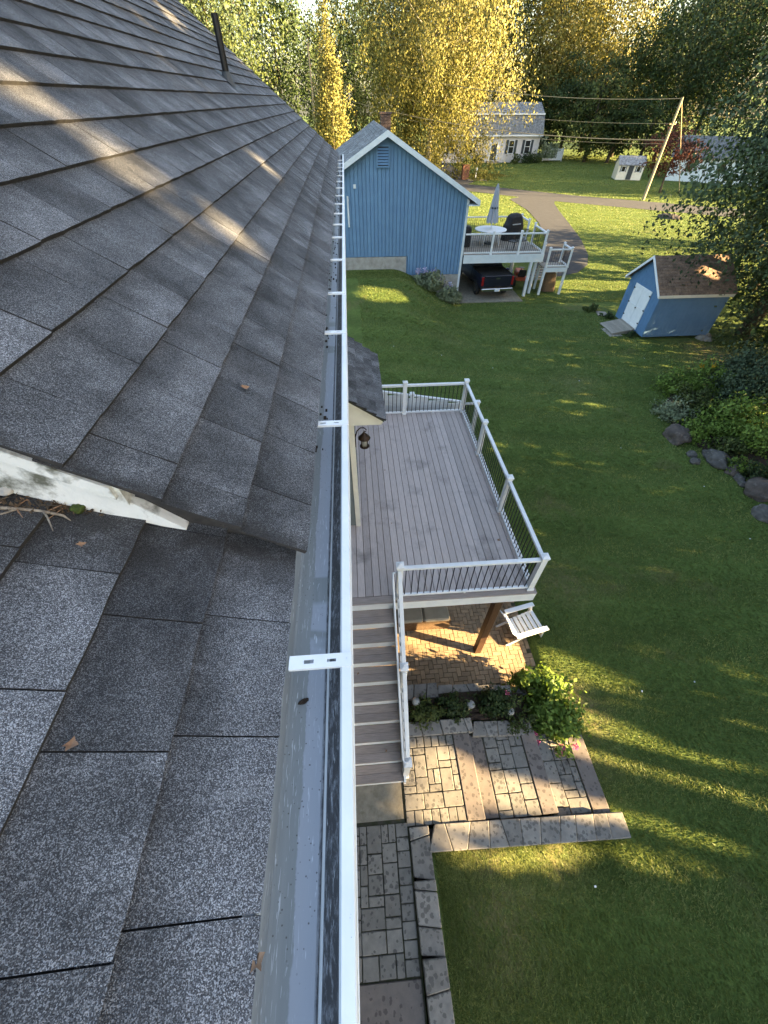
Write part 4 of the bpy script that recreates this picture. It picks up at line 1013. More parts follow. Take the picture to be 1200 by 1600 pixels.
# its raised deck, as a thing of its own
bd = thing('raised_deck', 'white railed deck on posts above the parked truck', 'deck', (8.8, 27.5, 0), world=True)
xa, xb_, ya, yb_ = 6.45, 11.15, 25.35, 30.0; zd = 2.2
for i in range(32): 
    y0 = ya + i * (yb_ - ya) / 32
    if i < 32: MB().box(xa, xb_, y0 + .004, y0 + .141, zd - .03, zd).build('deck_board', 'wood', bd)
MB().box(xa, xb_ + .03, ya - .03, ya - .002, zd - .40, zd + .005).build('fascia', 'bluewhite', bd); MB().box(xb_ + .002, xb_ + .03, ya, yb_, zd - .40, zd - .005).build('fascia', 'bluewhite', bd)
PD = post_parts(1.08); bal2 = MB().tube([(0, 0, .10), (0, 0, .95)], .011, 5).mesh('baluster', (0, 0, 0)); bal2.materials.append(MAT['black'])
def rail2(a, b, n):
    A, B = Vector((*a, zd)), Vector((*b, zd)); t = MB(); t.bar(A + Vector((0, 0, .98)), B + Vector((0, 0, .98)), .09, .06); t.build('top_rail', 'white', bd)
    t = MB(); t.bar(A + Vector((0, 0, .10)), B + Vector((0, 0, .10)), .06, .06); t.build('bottom_rail', 'white', bd)
    for i in range(n): piece('baluster', bal2, bd, A + (B - A) * ((i + .5) / n))
for p in ((8.02, ya + .07), (9.62, ya + .07), (xb_ - .07, ya + .07), (xb_ - .07, 27.4), (xb_ - .07, 28.5), (xb_ - .07, yb_ - .07), (xa + .8, yb_ - .07)): put_post(bd, PD, (*p, zd))
rail2((xa, ya + .07), (8.0, ya + .07), 13); rail2((8.05, ya + .07), (9.6, ya + .07), 13); rail2((9.65, ya + .07), (xb_ - .1, ya + .07), 12)
rail2((xb_ - .07, 28.5), (xb_ - .07, yb_ - .1), 11); rail2((xb_ - .07, ya + .1), (xb_ - .07, 27.4), 15); rail2((xa, yb_ - .07), (xb_ - .1, yb_ - .07), 36)
for x, y in ((10.55, 25.42), (xb_ - .12, 25.9), (10.2, 27.6), (xb_ - .12, 29.7), (7.0, 29.8)): MB().box(x - .075, x + .075, y - .075, y + .075, -.1, zd - .035).build('support_post', 'bluewhite', bd)
# stair landing at its side
zl_ = 1.44; LX0, LX1, LY0, LY1 = 11.55, 12.85, 25.5, 26.6
MB().box(LX0, LX1, LY0, LY1, zl_ - .04, zl_).build('landing', 'wood', bd); MB().box(LX0 - .02, LX1 + .02, LY0 - .03, LY0 - .002, zl_ - .22, zl_ + .004).build('fascia', 'bluewhite', bd)
for p in ((LX0, LY0), (LX1, LY0), (LX1, LY1), (LX0 + .1, LY1)):
    put_post(bd, post_parts(1.0), (p[0], p[1], zl_)); MB().box(p[0] - .06, p[0] + .06, p[1] - .06 + .07, p[1] + .06 + .07, -.1, zl_ - .045).build('support_post', 'bluewhite', bd)
for a, b in (((LX0, LY0), (LX1, LY0)), ((LX1, LY0), (LX1, LY1))):
    A, B = Vector((*a, zl_)), Vector((*b, zl_))
    for zz in (.92, .1): t = MB(); t.bar(A + Vector((0, 0, zz)), B + Vector((0, 0, zz)), .08, .06); t.build('top_rail' if zz > .5 else 'bottom_rail', 'white', bd)
    for i in range(9): piece('baluster', bal2, bd, A + (B - A) * ((i + .5) / 9))
for k in range(3): MB().box(11.18 + k * .13, 11.18 + (k + 1) * .13, LY0 + .2, LY1 + .6, zd - .25 * (k + 1) - .04, zd - .25 * (k + 1)).build('step', 'wood', bd)
for k in range(6): MB().box(LX0 + .05, LX1 - .05, LY1 + k * .27, LY1 + .26 + k * .27, zl_ - .22 * (k + 1) - .04, zl_ - .22 * (k + 1)).build('step', 'wood', bd)
structure('carport_slab', MB().box(6.3, 10.2, 24.45, 32, -.3, .0), 'concrete', 'concrete slab under the raised deck', 'slab')
# furniture on it
tb = thing('patio_table', 'round white table on the raised deck', 'table', (8.55, 27.9, zd))
MB().lathe((0, 0, 0), [(.90, .70), (.95, .71), (.95, .74), (.90, .75), (.05, .752)], 28).build('tabletop', 'white', tb, off=(0, 0, 0))
for k in range(4): a = PI / 4 + k * PI / 2; MB().bar((.55 * math.cos(a), .55 * math.sin(a), .7), (.7 * math.cos(a), .7 * math.sin(a), 0), .05, .05).build('leg', 'white', tb, off=(0, 0, 0))
um = thing('closed_umbrella', 'closed grey patio umbrella standing through the round table', 'umbrella', (8.55, 27.9, zd))
MB().tube([(0, 0, 0), (0, 0, 2.8)], .022, 8).build('pole', 'white', um, off=(0, 0, 0))
cn = MB(); nF = 16; prof = [(.30, 1.02), (.31, 1.2), (.24, 1.6), (.17, 2.1), (.10, 2.6), (.03, 2.84)]; v = []; f = []
for i, (r, z) in enumerate(prof):
    for k in range(nF): a = 2 * PI * k / nF; rr_ = r * (1.12 if k % 2 else .72); v.append((rr_ * math.cos(a), rr_ * math.sin(a), z + (.06 if (i == 0 and k % 2 == 0) else 0)))
for i in range(len(prof) - 1):
    for k in range(nF): f.append((i * nF + k, i * nF + (k + 1) % nF, (i + 1) * nF + (k + 1) % nF, (i + 1) * nF + k))
f.append(tuple(range((len(prof) - 1) * nF, len(prof) * nF))); cn.add(v, f); CN = cn.build('furled_canopy', 'umb', um, off=(0, 0, 0)); MB().lathe((0, 0, 0), [(.215, 1.72), (.225, 1.76), (.215, 1.80)], 12).build('tie_strap', 'dark', CN, off=(0, 0, 0))
MB().lathe((0, 0, 0), [(.3, 0), (.3, .05), (.05, .1)], 16).build('base', 'dark', um, off=(0, 0, 0))
gb = thing('covered_grill', 'grill under a rounded black cover by the deck corner', 'grill', (10.2, 28.7, zd), R(12))
def softbox(prof, n=14):
    mb = MB(); v = []; f = []
    for (w_, d_, z) in prof:
        for k in range(n):
            a = 2 * PI * (k + .5) / n; c, s = math.cos(a), math.sin(a); e = .55
            v.append((w_ * math.copysign(abs(c) ** e, c) + random.uniform(-.01, .01), d_ * math.copysign(abs(s) ** e, s) + random.uniform(-.01, .01), z))
    for i in range(len(prof) - 1):
        for k in range(n): f.append((i * n + k, i * n + (k + 1) % n, (i + 1) * n + (k + 1) % n, (i + 1) * n + k))
    f.append(tuple(range((len(prof) - 1) * n, len(prof) * n))); mb.add(v, f); return mb
softbox([(.66, .36, .02), (.64, .35, .3), (.62, .35, .75), (.52, .34, .95), (.44, .30, 1.2), (.30, .2, 1.33), (.06, .05, 1.37)]).build('cover', 'cover', gb, off=(0, 0, 0)); MB().bar((-.3, -.39, .86), (.25, -.39, .88), .02, .05).build('cover_handle', 'umb', gb, off=(0, 0, 0))
for x, y, lab in ((6.85, 27.4, 'black covered chair against the blue house wall'),):
    cc = thing('covered_chair', lab, 'chair', (x, y, zd)); softbox([(.36, .38, .02), (.36, .38, .5), (.34, .36, .9), (.28, .3, 1.0), (.08, .1, 1.03)]).build('cover', 'cover', cc, off=(0, 0, 0)); MB().box(-.3, .3, -.3, .3, 0, .05).build('base', 'dark', cc, off=(0, 0, 0))
for (x, y, rz, lab) in ((10.05, 26.5, 1.9, 'black metal patio chair beside the covered grill'), (9.55, 26.3, .6, 'black metal patio chair behind the middle of the front rail')):
    c_ = thing('metal_chair', lab, 'chair', (x, y, zd), rz)
    MB().box(-.24, .24, -.24, .24, .42, .45).build('seat', 'black', c_, off=(0, 0, 0))
    for sx in (-.22, .22):
        for sy in (-.22, .22): MB().tube([(sx, sy, 0), (sx * .95, sy * .95, .42)], .015, 6).build('leg', 'black', c_, off=(0, 0, 0))
    for k in range(5): MB().tube([(-.2 + k * .1, -.24, .45), (-.2 + k * .1, -.32, .92)], .011, 6).build('back_bar', 'black', c_, off=(0, 0, 0))
    MB().bar((-.23, -.32, .93), (.23, -.32, .93), .03, .03).build('back_rail', 'black', c_, off=(0, 0, 0))
# flowering hostas along its wall
shrub('hosta_bed_plant', 'clump of silvery leafy hostas with lavender blooms at the blue house wall', 4.4, 24.7, float(gh(4.4, 24.7)), (.85, .55, .62), 2600, 80, .16, 'pale', cat='plant', flat=.8,
      flowers=[(-.6, .1, .95, .10, 50, 'lav'), (-.2, .2, .92, .1, 40, 'lav'), (.3, .2, .85, .1, 40, 'lav')])
shrub('hosta_bed_plant', 'clump of silvery leafy hostas next to the white corner board', 5.6, 24.5, float(gh(5.6, 24.5)), (.75, .5, .55), 2200, 70, .16, 'pale', cat='plant', flat=.8, flowers=[(.1, .2, .8, .1, 30, 'lav')])

# =================================================================== pickup truck, tailgate towards the camera
tk = thing('pickup_truck', 'dark navy pickup truck parked under the raised deck', 'truck', (8.6, 24.98, 0), R(4))
def tp(name, mb, mat, bev=0, par=None, smooth=False): return mb.build(name, mat, par or tk, bev, smooth, off=(0, 0, 0))
tp('bed_side', MB().box(-.98, -.90, .05, 1.95, .55, 1.22), 'truck', .02); tp('bed_side', MB().box(.90, .98, .05, 1.95, .55, 1.22), 'truck', .02)
tp('bed_floor', MB().box(-.9, .9, .05, 1.95, .6, .68), 'tyre'); tp('bed_cover', MB().box(-.9, .9, .06, 1.95, 1.185, 1.205), 'cover')
tg = tp('tailgate', MB().box(-.845, .845, -.02, .05, .66, 1.23), 'truck', .02); tp('tailgate_handle', MB().box(-.12, .12, -.035, -.018, 1.06, 1.13), 'chrome', 0, tg)
for s in (-1, 1): tp('tail_light', MB().box(min(s * .85, s * .975), max(s * .85, s * .975), -.03, .06, .72, 1.18), 'red', .015)
bp = MB(); bp.box(-.97, .97, -.16, .0, .44, .60); B_o = tp('rear_bumper', bp, 'chrome', .03); tp('licence_plate', MB().box(-.16, .16, -.175, -.162, .44, .58), 'plate', 0, B_o)
body = MB(); body.extr([(1.97, .45), (5.6, .45), (5.65, .75), (5.55, 1.08), (4.35, 1.22), (1.97, 1.24)], 'x', -.98, .98); tp('cab_body', body, 'truck', .03)
cabt = MB(); prof = [(1.98, 1.23, .93), (2.15, 1.88, .74), (3.55, 1.90, .74), (4.45, 1.22, .92)]
v = [(sx * w_, y, z) for (y, z, w_) in prof for sx in (-1, 1)]; cabt.add(v, [(0, 1, 3, 2), (2, 3, 5, 4), (4, 5, 7, 6), (0, 2, 4, 6), (1, 7, 5, 3), (0, 6, 7, 1)]); CB = tp('cab_roof', cabt, 'truck', .02)
rw = MB(); rw.add([(-.72, 1.985, 1.34), (.72, 1.985, 1.34), (.62, 2.12, 1.80), (-.62, 2.12, 1.80)], [(0, 1, 2, 3)]); tp('rear_window', rw, 'glass', 0, CB)
for s in (-1, 1):
    sw = MB(); sw.add([(s * .915, 2.3, 1.30), (s * .915, 4.2, 1.30), (s * .765, 3.5, 1.82), (s * .765, 2.3, 1.82)], [(0, 1, 2, 3)]); tp('side_window', sw, 'glass', 0, CB)
    tp('wing_mirror', MB().box(min(s * .97, s * 1.2), max(s * .97, s * 1.2), 4.0, 4.12, 1.22, 1.42), 'truck', .03)
    for y in (1.0, 4.75):
        wh = MB(); n = 20; x0 = s * .76; x1 = s * 1.0
        wh.tube([(x0, y, .38), (x0 + s * .03, y, .38), (x1 - s * .03, y, .38), (x1, y, .38)], [.34, .385, .385, .34], n); W = tp('wheel', wh, 'tyre'); tp('rim', MB().tube([(x1 - s * .02, y, .38), (x1 + s * .012, y, .38)], [.24, .20], 14), 'chrome', 0, W)
# bits stored behind the deck posts
mw = thing('lawn_tractor', 'orange lawn tractor stored behind the deck posts', 'tractor', (10.9, 27.6, 0), R(80))
MB().box(-.2, .8, -.28, .28, .35, .72).build('hood', 'orange', mw, .06, off=(0, 0, 0)); MB().box(-.75, -.2, -.38, .38, .35, .55).build('fender', 'orange', mw, .06, off=(0, 0, 0)); MB().box(-.62, -.25, -.22, .22, .55, .68).build('seat', 'cover', mw, .03, off=(0, 0, 0)); MB().box(-.72, -.64, -.22, .22, .6, .98).build('seat_back', 'cover', mw, .03, off=(0, 0, 0))
MB().tube([(-.05, 0, .7), (-.12, 0, .95)], .02, 6).build('steering_column', 'black', mw, off=(0, 0, 0)); MB().lathe((-.12, 0, .95), [(.17, 0), (.19, .012), (.17, .024)], 16).build('steering_wheel', 'black', mw, off=(0, 0, 0))
for x, r in ((-.5, .27), (.6, .2)):
    for s in (-1, 1): MB().tube([(x, s * .3, r), (x, s * .45, r)], r, 14).build('wheel', 'tyre', mw, off=(0, 0, 0))
bn2 = thing('storage_tub', 'blue plastic tub on the ground behind the truck', 'tub', (10.35, 28.6, 0)); MB().lathe((0, 0, 0), [(.26, 0), (.33, .5), (.36, .52), (.36, .56), (.30, .56), (.24, .08)], 18).build('bucket', 'bluepl', bn2, off=(0, 0, 0)); MB().tube([(-.34, 0, .55), (0, 0, .68), (.34, 0, .55)], .012, 6).build('handle', 'white', bn2, off=(0, 0, 0))
wb = thing('tarp_heap', 'dark tarp over a heap below the stair landing', 'tarp', (12.35, 26.3, 0)); softbox([(.42, .4, 0), (.38, .36, .5), (.28, .26, .95), (.1, .1, 1.12)]).build('cover', 'wicker', wb, off=(0, 0, 0)); MB().box(-.35, .35, -.3, .3, 0, .04).build('pallet', 'wood', wb, off=(0, 0, 0))

# =================================================================== garden shed
SX0, SX1, SY0, SY1 = 14.40, 17.85, 18.66, 21.40
sh = thing('garden_shed', 'blue garden shed with white double doors and brown shingle roof', 'shed', (16, 20, 0), world=True)
zf = .12; zw = 2.18; zr = 3.28; ym = (SY0 + SY1) / 2
MB().extr([(SY0, zf), (SY1, zf), (SY1, zw), (ym, zr - .06), (SY0, zw)], 'x', SX0 + .02, SX1).build('shed_body', 'shedblue', sh)
gv = MB(); n = 14
for i in range(n):
    y0 = SY0 + (SY1 - SY0) * i / n; y1 = SY0 + (SY1 - SY0) * (i + 1) / n; tz = lambda y: zr - .08 - abs(y - ym) / (ym - SY0) * (zr - zw)
    gv.extr([(y0 + .006, zf + .02), (y1 - .006, zf + .02), (y1 - .006, tz(y1) if abs(y1 - ym) > .01 else tz(y1)), (y0 + .006, tz(y0))], 'x', SX0 - .012, SX0 + .02, 0)
n = 18
for i in range(n): x0 = SX0 + (SX1 - SX0) * i / n; x1 = SX0 + (SX1 - SX0) * (i + 1) / n; gv.box(x0 + .006, x1 - .006, SY0 - .012, SY0 - .001, zf + .02, zw - .02)
tag(gv.build('siding_boards', 'shedblue', sh), kind='stuff')
MB().box(SX0 - .03, SX0 - .013, SY0 + .06, SY1 - .06, 1.98, 2.03).build('gable_band', 'shedblue', sh)
for s in (-1, 1):
    ye = ym + s * (ym - SY0 + .16); zz = lambda y: zr - abs(y - ym) * (zr - zw) / (ym - SY0)
    MB().extr([(ym, zr + .03), (ye, zz(ye) + .03), (ye, zz(ye) - .01), (ym, zr - .01)], 'x', SX0 - .22, SX1 + .15).build('roof', 'shingle_brown', sh)
    t = MB(); rows = 13
    for r_ in range(rows):
        ya_ = ym + (ye - ym) * (1 - r_ / rows); yb2 = ym + (ye - ym) * (1 - (r_ + 1) / rows); x = SX0 - .22 - random.uniform(0, .2)
        while x < SX1 + .12:
            a, b = max(x, SX0 - .22), min(x + .22, SX1 + .15)
            if b - a > .03: t.add([(a + .006, ya_, zz(ya_) + .055), (b - .006, ya_, zz(ya_) + .055), (b - .006, yb2, zz(yb2) + .036), (a + .006, yb2, zz(yb2) + .036), (a + .006, ya_, zz(ya_) + .03), (b - .006, ya_, zz(ya_) + .03)], [(0, 1, 2, 3), (0, 4, 5, 1)], random.random() + .001)
            x += .22
    tag(t.build('shingles', 'shingle_brown', sh, fix=False), kind='stuff')
    MB().extr([(ym, zr + .05), (ye, zz(ye) + .05), (ye, zz(ye) - .08), (ym, zr - .08)], 'x', SX0 - .25, SX0 - .221).build('rake_board', 'white', sh)
    MB().box(SX0 - .22, SX1 + .15, min(ye, ye + s * .025), max(ye, ye + s * .025), zz(ye) - .09, zz(ye) + .03).build('eave_board', 'cream', sh)
for y0, y1 in ((19.32, 20.03), (20.045, 20.755)):
    D = MB().box(SX0 - .045, SX0 - .014, y0, y1, .22, 1.98).build('door', 'white', sh)
    for k in range(3): MB().box(SX0 - .058, SX0 - .046, y0 + .04, y1 - .04, .28 + k * .78, .36 + k * .78).build('door_rail', 'white', D)
    hy = y0 + .02 if y0 < 20 else y1 - .02
    for z in (.5, 1.1, 1.75): MB().box(SX0 - .066, SX0 - .046, hy - .05, hy + .05, z, z + .05).build('hinge', 'black', D)
MB().tube([(SX0 - .09, 20.0, 1.05), (SX0 - .05, 20.0, 1.05)], .03, 8).build('door_knob', 'black', sh)
rm = thing('plank_ramp', 'weathered plank ramp leading up to the white shed doors', 'ramp', (13.9, 20.05, 0), world=True)
for k in range(9):
    xa_ = 13.25 + k * .125
    MB().extr([(xa_, .02 + .20 * k / 9), (xa_ + .115, .02 + .20 * (k + .9) / 9), (xa_ + .115, .055 + .20 * (k + .9) / 9), (xa_, .055 + .20 * k / 9)], 'y', 19.35, 20.75).build('plank', 'wood', rm)
for y in (19.4, 20.65): MB().extr([(13.27, -.05), (14.35, -.05), (14.35, .19), (13.27, .01)], 'y', y, y + .05).build('side_beam', 'wood', rm)
def stone(name, label, x, y, z, r, mat, group=None, cat='stone', flat=.7, seed=0):
    bm = bmesh.new(); bmesh.ops.create_icosphere(bm, subdivisions=4, radius=1); rs = np.random.default_rng(seed); ph = rs.uniform(0, 6, 6); pl = rs.normal(size=(7, 3)); pl /= np.linalg.norm(pl, axis=1, keepdims=True)
    for v in bm.verts:
        p = v.co.copy(); d = 1.0
        for q in pl: k = p.dot(Vector(q)); d = min(d, .74 / k if k > .74 else d)
        n = .16 * mnoise.noise(p * 1.3 + Vector(ph[:3])) + .12 * mnoise.noise(p * 3.1 + Vector(ph[3:])) + .05 * mnoise.noise(p * 8 + Vector(ph[:3]))
        v.co = Vector((p.x * r[0], p.y * r[1], p.z * r[2])) * (d + n)
    me = bpy.data.meshes.new(name); bm.to_mesh(me); bm.free(); o = link(name, me, mat, smooth=True); o.location = (x, y, z); o.rotation_euler = (0, 0, seed * 1.3)
    return tag(o, label, cat, group)
for i, (x, y, r) in enumerate(((17.5, 18.55, .24), (17.9, 18.75, .28), (17.75, 18.35, .2))):
    stone('foundation_stone', 'rough grey stone piled under the shed back corner', x, y, .02, (r, r * .9, r * .7), 'slab', 'stones under the shed corner', seed=i)
o = tag(MB().box(13.05, 13.75, 19.15, 20.2, -.06, .0).build('flagstone', 'slab', None, .02), 'flat flagstone lying under the low end of the ramp', 'stone')
o = tag(MB().prism([(13.7, 21.9), (14.25, 21.75), (14.35, 22.35), (13.85, 22.5)], -.06, .03).build('flagstone', 'slab', None, .02), 'flat flagstone at the far front corner of the shed', 'stone')
shrub('grass_tuft_plant', 'small low plant beside the far front corner of the shed', 14.05, 21.5, -.05, (.30, .28, .22), 350, 30, .12, 'green', cat='plant', stem=False); shrub('grass_tuft_plant', 'small weedy plant growing beside the ramp under the shed door', 14.15, 19.1, -.05, (.28, .22, .22), 350, 30, .12, 'green', cat='plant', stem=False)
shrub('grass_tuft_plant', 'little round shrub by the flagstone beyond the shed doors', 13.6, 22.6, -.05, (.36, .34, .34), 420, 30, .12, 'lime', cat='plant', stem=False)
o = stone('lawn_rock', 'low brown rock lying alone in the sunlit lawn by the road', onz(1045, 340).x, onz(1045, 340).y, .0, (1.1, .6, .35), 'rock', seed=9)

# boulders edging the right hand bed
bl = [(1060, 678, .62, .50, .42, 'rock', 'big brown boulder at the corner of the shrub bed'), (1085, 706, .20, .18, .16, 'greyrock', None), (1090, 716, .22, .18, .15, 'greyrock', None), (1121, 714, .62, .42, .36, 'greyrock', 'large flat grey boulder edging the shrub bed'), (1150, 733, .30, .26, .26, 'rock', 'small brown boulder between the grey and the broad brown boulder'),
      (1160, 743, .26, .18, .16, 'greyrock', None), (1166, 752, .2, .16, .14, 'greyrock', None), (1190, 762, .66, .50, .40, 'rock', 'broad brown boulder tilted towards the lawn'), (1198, 800, .4, .3, .3, 'greyrock', 'dark boulder at the lawn below the broad brown boulder')]
for i, (px, py, a, b, c, m_, lab) in enumerate(bl):
    p = onz(px, py, .1); stone('boulder', lab or 'small grey stone wedged between the bed boulders', p.x, p.y, -.04 + c * .12, (a * .86, b * .86, c * .82), m_, None if lab else 'small stones between boulders', seed=20 + i)
sb = [(1062, 600, .9, .7, .55, 'bright', .09, 'mid green leafy clump at the lawn edge of the shrub bed'), (1052, 640, .7, .6, .42, 'pale', .09, 'pale green low clump beside the big brown boulder'), (1088, 628, .85, .8, .65, 'lime', .09, 'olive green shrub in the shrub bed behind the big brown boulder'), (1100, 600, 1.0, .8, .85, 'bright', .09, 'green flower clump with yellow blooms in the shrub bed'),
      (1112, 668, 1.0, .7, .5, 'bright', .09, 'low bushy clump above the large grey boulder'), (1150, 655, 1.2, .9, .9, 'bright', .10, 'dense leafy shrub in the deep of the shrub bed'), (1150, 600, 1.5, 1.2, 1.4, 'greenblue', .10, 'tall dark shrub below the big tree'), (1185, 690, 1.2, .9, .8, 'bright', .10, 'leafy shrub above the broad brown boulder'), (1190, 620, 1.6, 1.3, 1.7, 'greenblue', .10, 'tallest dark shrub at the foot of the big tree'), (1155, 725, .35, .3, .35, 'bright', .07, 'small fresh green sprig among the little stones'), (1085, 672, .6, .5, .38, 'bright', .08, 'fresh green clump filling between the big brown and large grey boulders'), (1140, 695, .7, .5, .45, 'lime', .08, 'leafy clump right behind the large grey boulder'), (1180, 735, .6, .5, .5, 'green', .08, 'dark leafy clump right behind the broad brown boulder')]
for i, (px, py, a, b, c, m_, lsz, lab) in enumerate(sb):
    p = onz(px, py, .2); fl_ = [(-.3, .3, c * 1.05, .06, 40, 'yellow'), (.3, .4, c * 1.05, .06, 40, 'yellow'), (0, .1, c * 1.1, .05, 30, 'yellow')] if 'yellow' in lab else None
    shrub('bed_bush', lab, p.x, p.y, -.05, (a, b, c), int(4200 * a * b + 700), 90, lsz, m_, flowers=fl_, low=-.5)
structure('mulch_bed', MB().prism([(11.8, 12.4), (11.7, 10.5), (12.2, 9.1), (12.9, 6.8), (20, 4), (22, 16), (14, 14.6)], -.2, .02), 'soil', 'dark mulch of the shrub bed', 'bed')

# =================================================================== across the road
ws = thing('white_shed', 'small white shed with dark door and grey roof across the road', 'shed', (42.5, 74.5, 0), R(-16))
MB().extr([(-1.4, 0), (1.4, 0), (1.4, 1.75), (0, 2.5), (-1.4, 1.75)], 'x', -1.75, 1.75).build('shed_body', 'cream', ws, off=(0, 0, 0))
for s in (-1, 1): MB().extr([(0, 2.62), (s * 1.6, 1.72), (s * 1.6, 1.62), (0, 2.5)], 'x', -1.9, 1.9).build('roof', 'shingle_far', ws, off=(0, 0, 0))
MB().box(-.35, .35, -1.46, -1.402, .05, 1.7).build('door', 'dark', ws, off=(0, 0, 0))
for x in (-1.05, 1.05):
    W = MB().box(x - .30, x + .30, -1.44, -1.402, .9, 1.55).build('window', 'white', ws, off=(0, 0, 0)); MB().box(x - .24, x + .24, -1.45, -1.442, .95, 1.5).build('pane', 'glass', W, off=(0, 0, 0))
    for s in (-1, 1): MB().box(x + s * .36 - .06, x + s * .36 + .06, -1.44, -1.402, .88, 1.57).build('shutter', 'dark', ws, off=(0, 0, 0))
nh = thing('gambrel_house', 'white house with grey gambrel roof half hidden behind the golden birch', 'house', (28, 101, 0), world=True)
hx0, hx1 = 17.5, 36.6
MB().box(hx0, hx1, 98, 106, -.3, 3.9).build('wall', 'nhwall', nh)
for s, yc in ((-1, 98), (1, 106)):
    MB().extr([(yc + s * .5, 3.75), (yc - s * 1.0, 6.45), (yc - s * 1.2, 6.35), (yc + s * .3, 3.7)], 'x', hx0 - .3, hx1 + .3).build('lower_roof', 'shingle_far', nh)
    MB().extr([(yc - s * .9, 6.42), (102, 7.95), (102, 7.75), (yc - s * 1.0, 6.3)], 'x', hx0 - .3, hx1 + .3).build('upper_roof', 'shingle_far', nh)
    MB().box(hx0 - .3, hx1 + .3, min(yc - s * .75, yc - s * 1.15), max(yc - s * .75, yc - s * 1.15), 6.36, 6.56).build('break_trim', 'white', nh)
MB().box(hx0 - .3, hx1 + .3, 97.44, 97.52, 3.6, 3.82).build('eave_board', 'white', nh)
for X in (hx0 - .02, hx1 + .02):
    e = MB(); e.add([(X, 98, 3.8), (X, 106, 3.8), (X, 105, 6.4), (X, 102, 7.8), (X, 99, 6.4)], [(0, 1, 2, 3, 4)]); e.build('gable_wall', 'nhwall', nh, fix=False)
for x in (20, 23.5, 31.3, 34.4):
    W = MB().box(x - .55, x + .55, 97.9, 97.99, 1.2, 3.1).build('window', 'white', nh); MB().box(x - .45, x + .45, 97.87, 97.898, 1.3, 2.15).build('pane', 'glass', W); MB().box(x - .45, x + .45, 97.87, 97.898, 2.22, 3.0).build('pane', 'glass', W)
    for s in (-1, 1): MB().box(x + s * .82 - .22, x + s * .82 + .22, 97.9, 97.99, 1.2, 3.1).build('shutter', 'dark', nh)
MB().box(27.5, 28.6, 97.9, 97.99, .3, 2.6).build('door', 'dark', nh); MB().box(27.2, 28.9, 97.93, 97.985, .2, 2.8).build('door_frame', 'white', nh); MB().box(26.9, 29.2, 96.8, 98, -.1, .2).build('stoop', 'slab', nh)
vf = thing('vinyl_fence', 'white vinyl fence panel between the gambrel house and the woods', 'fence', (40.5, 100, 0), world=True)
for k in range(12): MB().box(38.6 + k * .30, 38.87 + k * .30, 99.5, 99.54, .1, 1.75).build('picket', 'white', vf)
for x in (38.55, 42.3): MB().box(x - .08, x + .08, 99.45, 99.6, -.1, 1.95).build('fence_post', 'white', vf)
MB().box(38.55, 42.3, 99.54, 99.6, 1.6, 1.75).build('fence_rail', 'white', vf)
shrub('round_shrub', 'small golden ball shrub in front of the gambrel house', 31.9, 96.2, 0, (.75, .75, .95), 500, 40, .25, 'lime', low=-.5); shrub('foundation_shrub', 'wide dark shrub under the gambrel house windows', 34.6, 96.6, 0, (2.2, .9, 1.3), 900, 50, .3, 'green', low=-.5)
shrub('foundation_shrub', 'dark rounded shrub beside the gambrel house door', 24.6, 96.6, 0, (1.2, .9, 1.5), 600, 40, .3, 'green', low=-.5)
def simple_house(label, x, y, rz, w_, d_, h, rh, wall, roof):
    t = thing('far_house', label, 'house', (x, y, 0), rz); MB().extr([(-d_ / 2, -.3), (d_ / 2, -.3), (d_ / 2, h), (0, h + rh - .1), (-d_ / 2, h)], 'x', -w_ / 2, w_ / 2).build('wall', wall, t, off=(0, 0, 0))
    for s in (-1, 1): MB().extr([(0, h + rh + .12), (s * (d_ / 2 + .4), h - .02), (s * (d_ / 2 + .4), h - .16), (0, h + rh - .03)], 'x', -w_ / 2 - .3, w_ / 2 + .3).build('roof', roof, t, off=(0, 0, 0))
    for x_ in (-w_ * .3, 0, w_ * .3):
        W = MB().box(x_ - .6, x_ + .6, -d_ / 2 - .05, -d_ / 2 - .002, 1.0, 2.2).build('window', 'white', t, off=(0, 0, 0)); MB().box(x_ - .5, x_ + .5, -d_ / 2 - .06, -d_ / 2 - .052, 1.1, 2.1).build('pane', 'glass', W, off=(0, 0, 0))
    return t
simple_house('low white house behind the red maple', 55, 72, R(-35), 13, 7, 2.7, 1.9, 'bluewhite', 'shingle_far')
shrub('pale_dogwood', 'pale green little tree beside the white vinyl fence', 38.3, 97.2, .7, (2.1, 1.8, 1.9), 1500, 60, .3, 'pale', cat='tree', low=-.6)
bp_ = thing('brick_planter', 'brick red planter box beside the road with a small plant', 'planter', (17.9, 76.0, 0)); MB().box(-.5, .5, -.5, .5, -.1, 1.6).build('box', 'pinkpot', bp_, .02, off=(0, 0, 0)); MB().box(-.55, .55, -.55, .55, 1.6, 1.68).build('rim', 'pinkpot', bp_, off=(0, 0, 0))
link('plant', np_mesh('plant', leaves(RNG.normal(size=(160, 3)) * .3 + np.array([0, 0, 2.0]), .3), 4, RNG.uniform(0, 1, 160)), 'lime', bp_)
mbx = thing('mailbox', 'white mailbox on a post beside the brick planter', 'mailbox', (19.4, 75.3, 0)); MB().box(-.06, .06, -.06, .06, -.1, 1.25).build('post', 'white', mbx, off=(0, 0, 0)); MB().extr([(-.12, 1.1), (.12, 1.1), (.12, 1.28), (.06, 1.36), (-.06, 1.36), (-.12, 1.28)], 'y', -.3, .3).build('letter_box', 'pale' if False else 'bluewhite', mbx, off=(0, 0, 0)); tag(MB().box(18.2, 21.0, 74.3, 75.9, -.02, .02).build('apron_slab', 'slab'), 'pale concrete apron round the mailbox', 'slab', kind='structure')
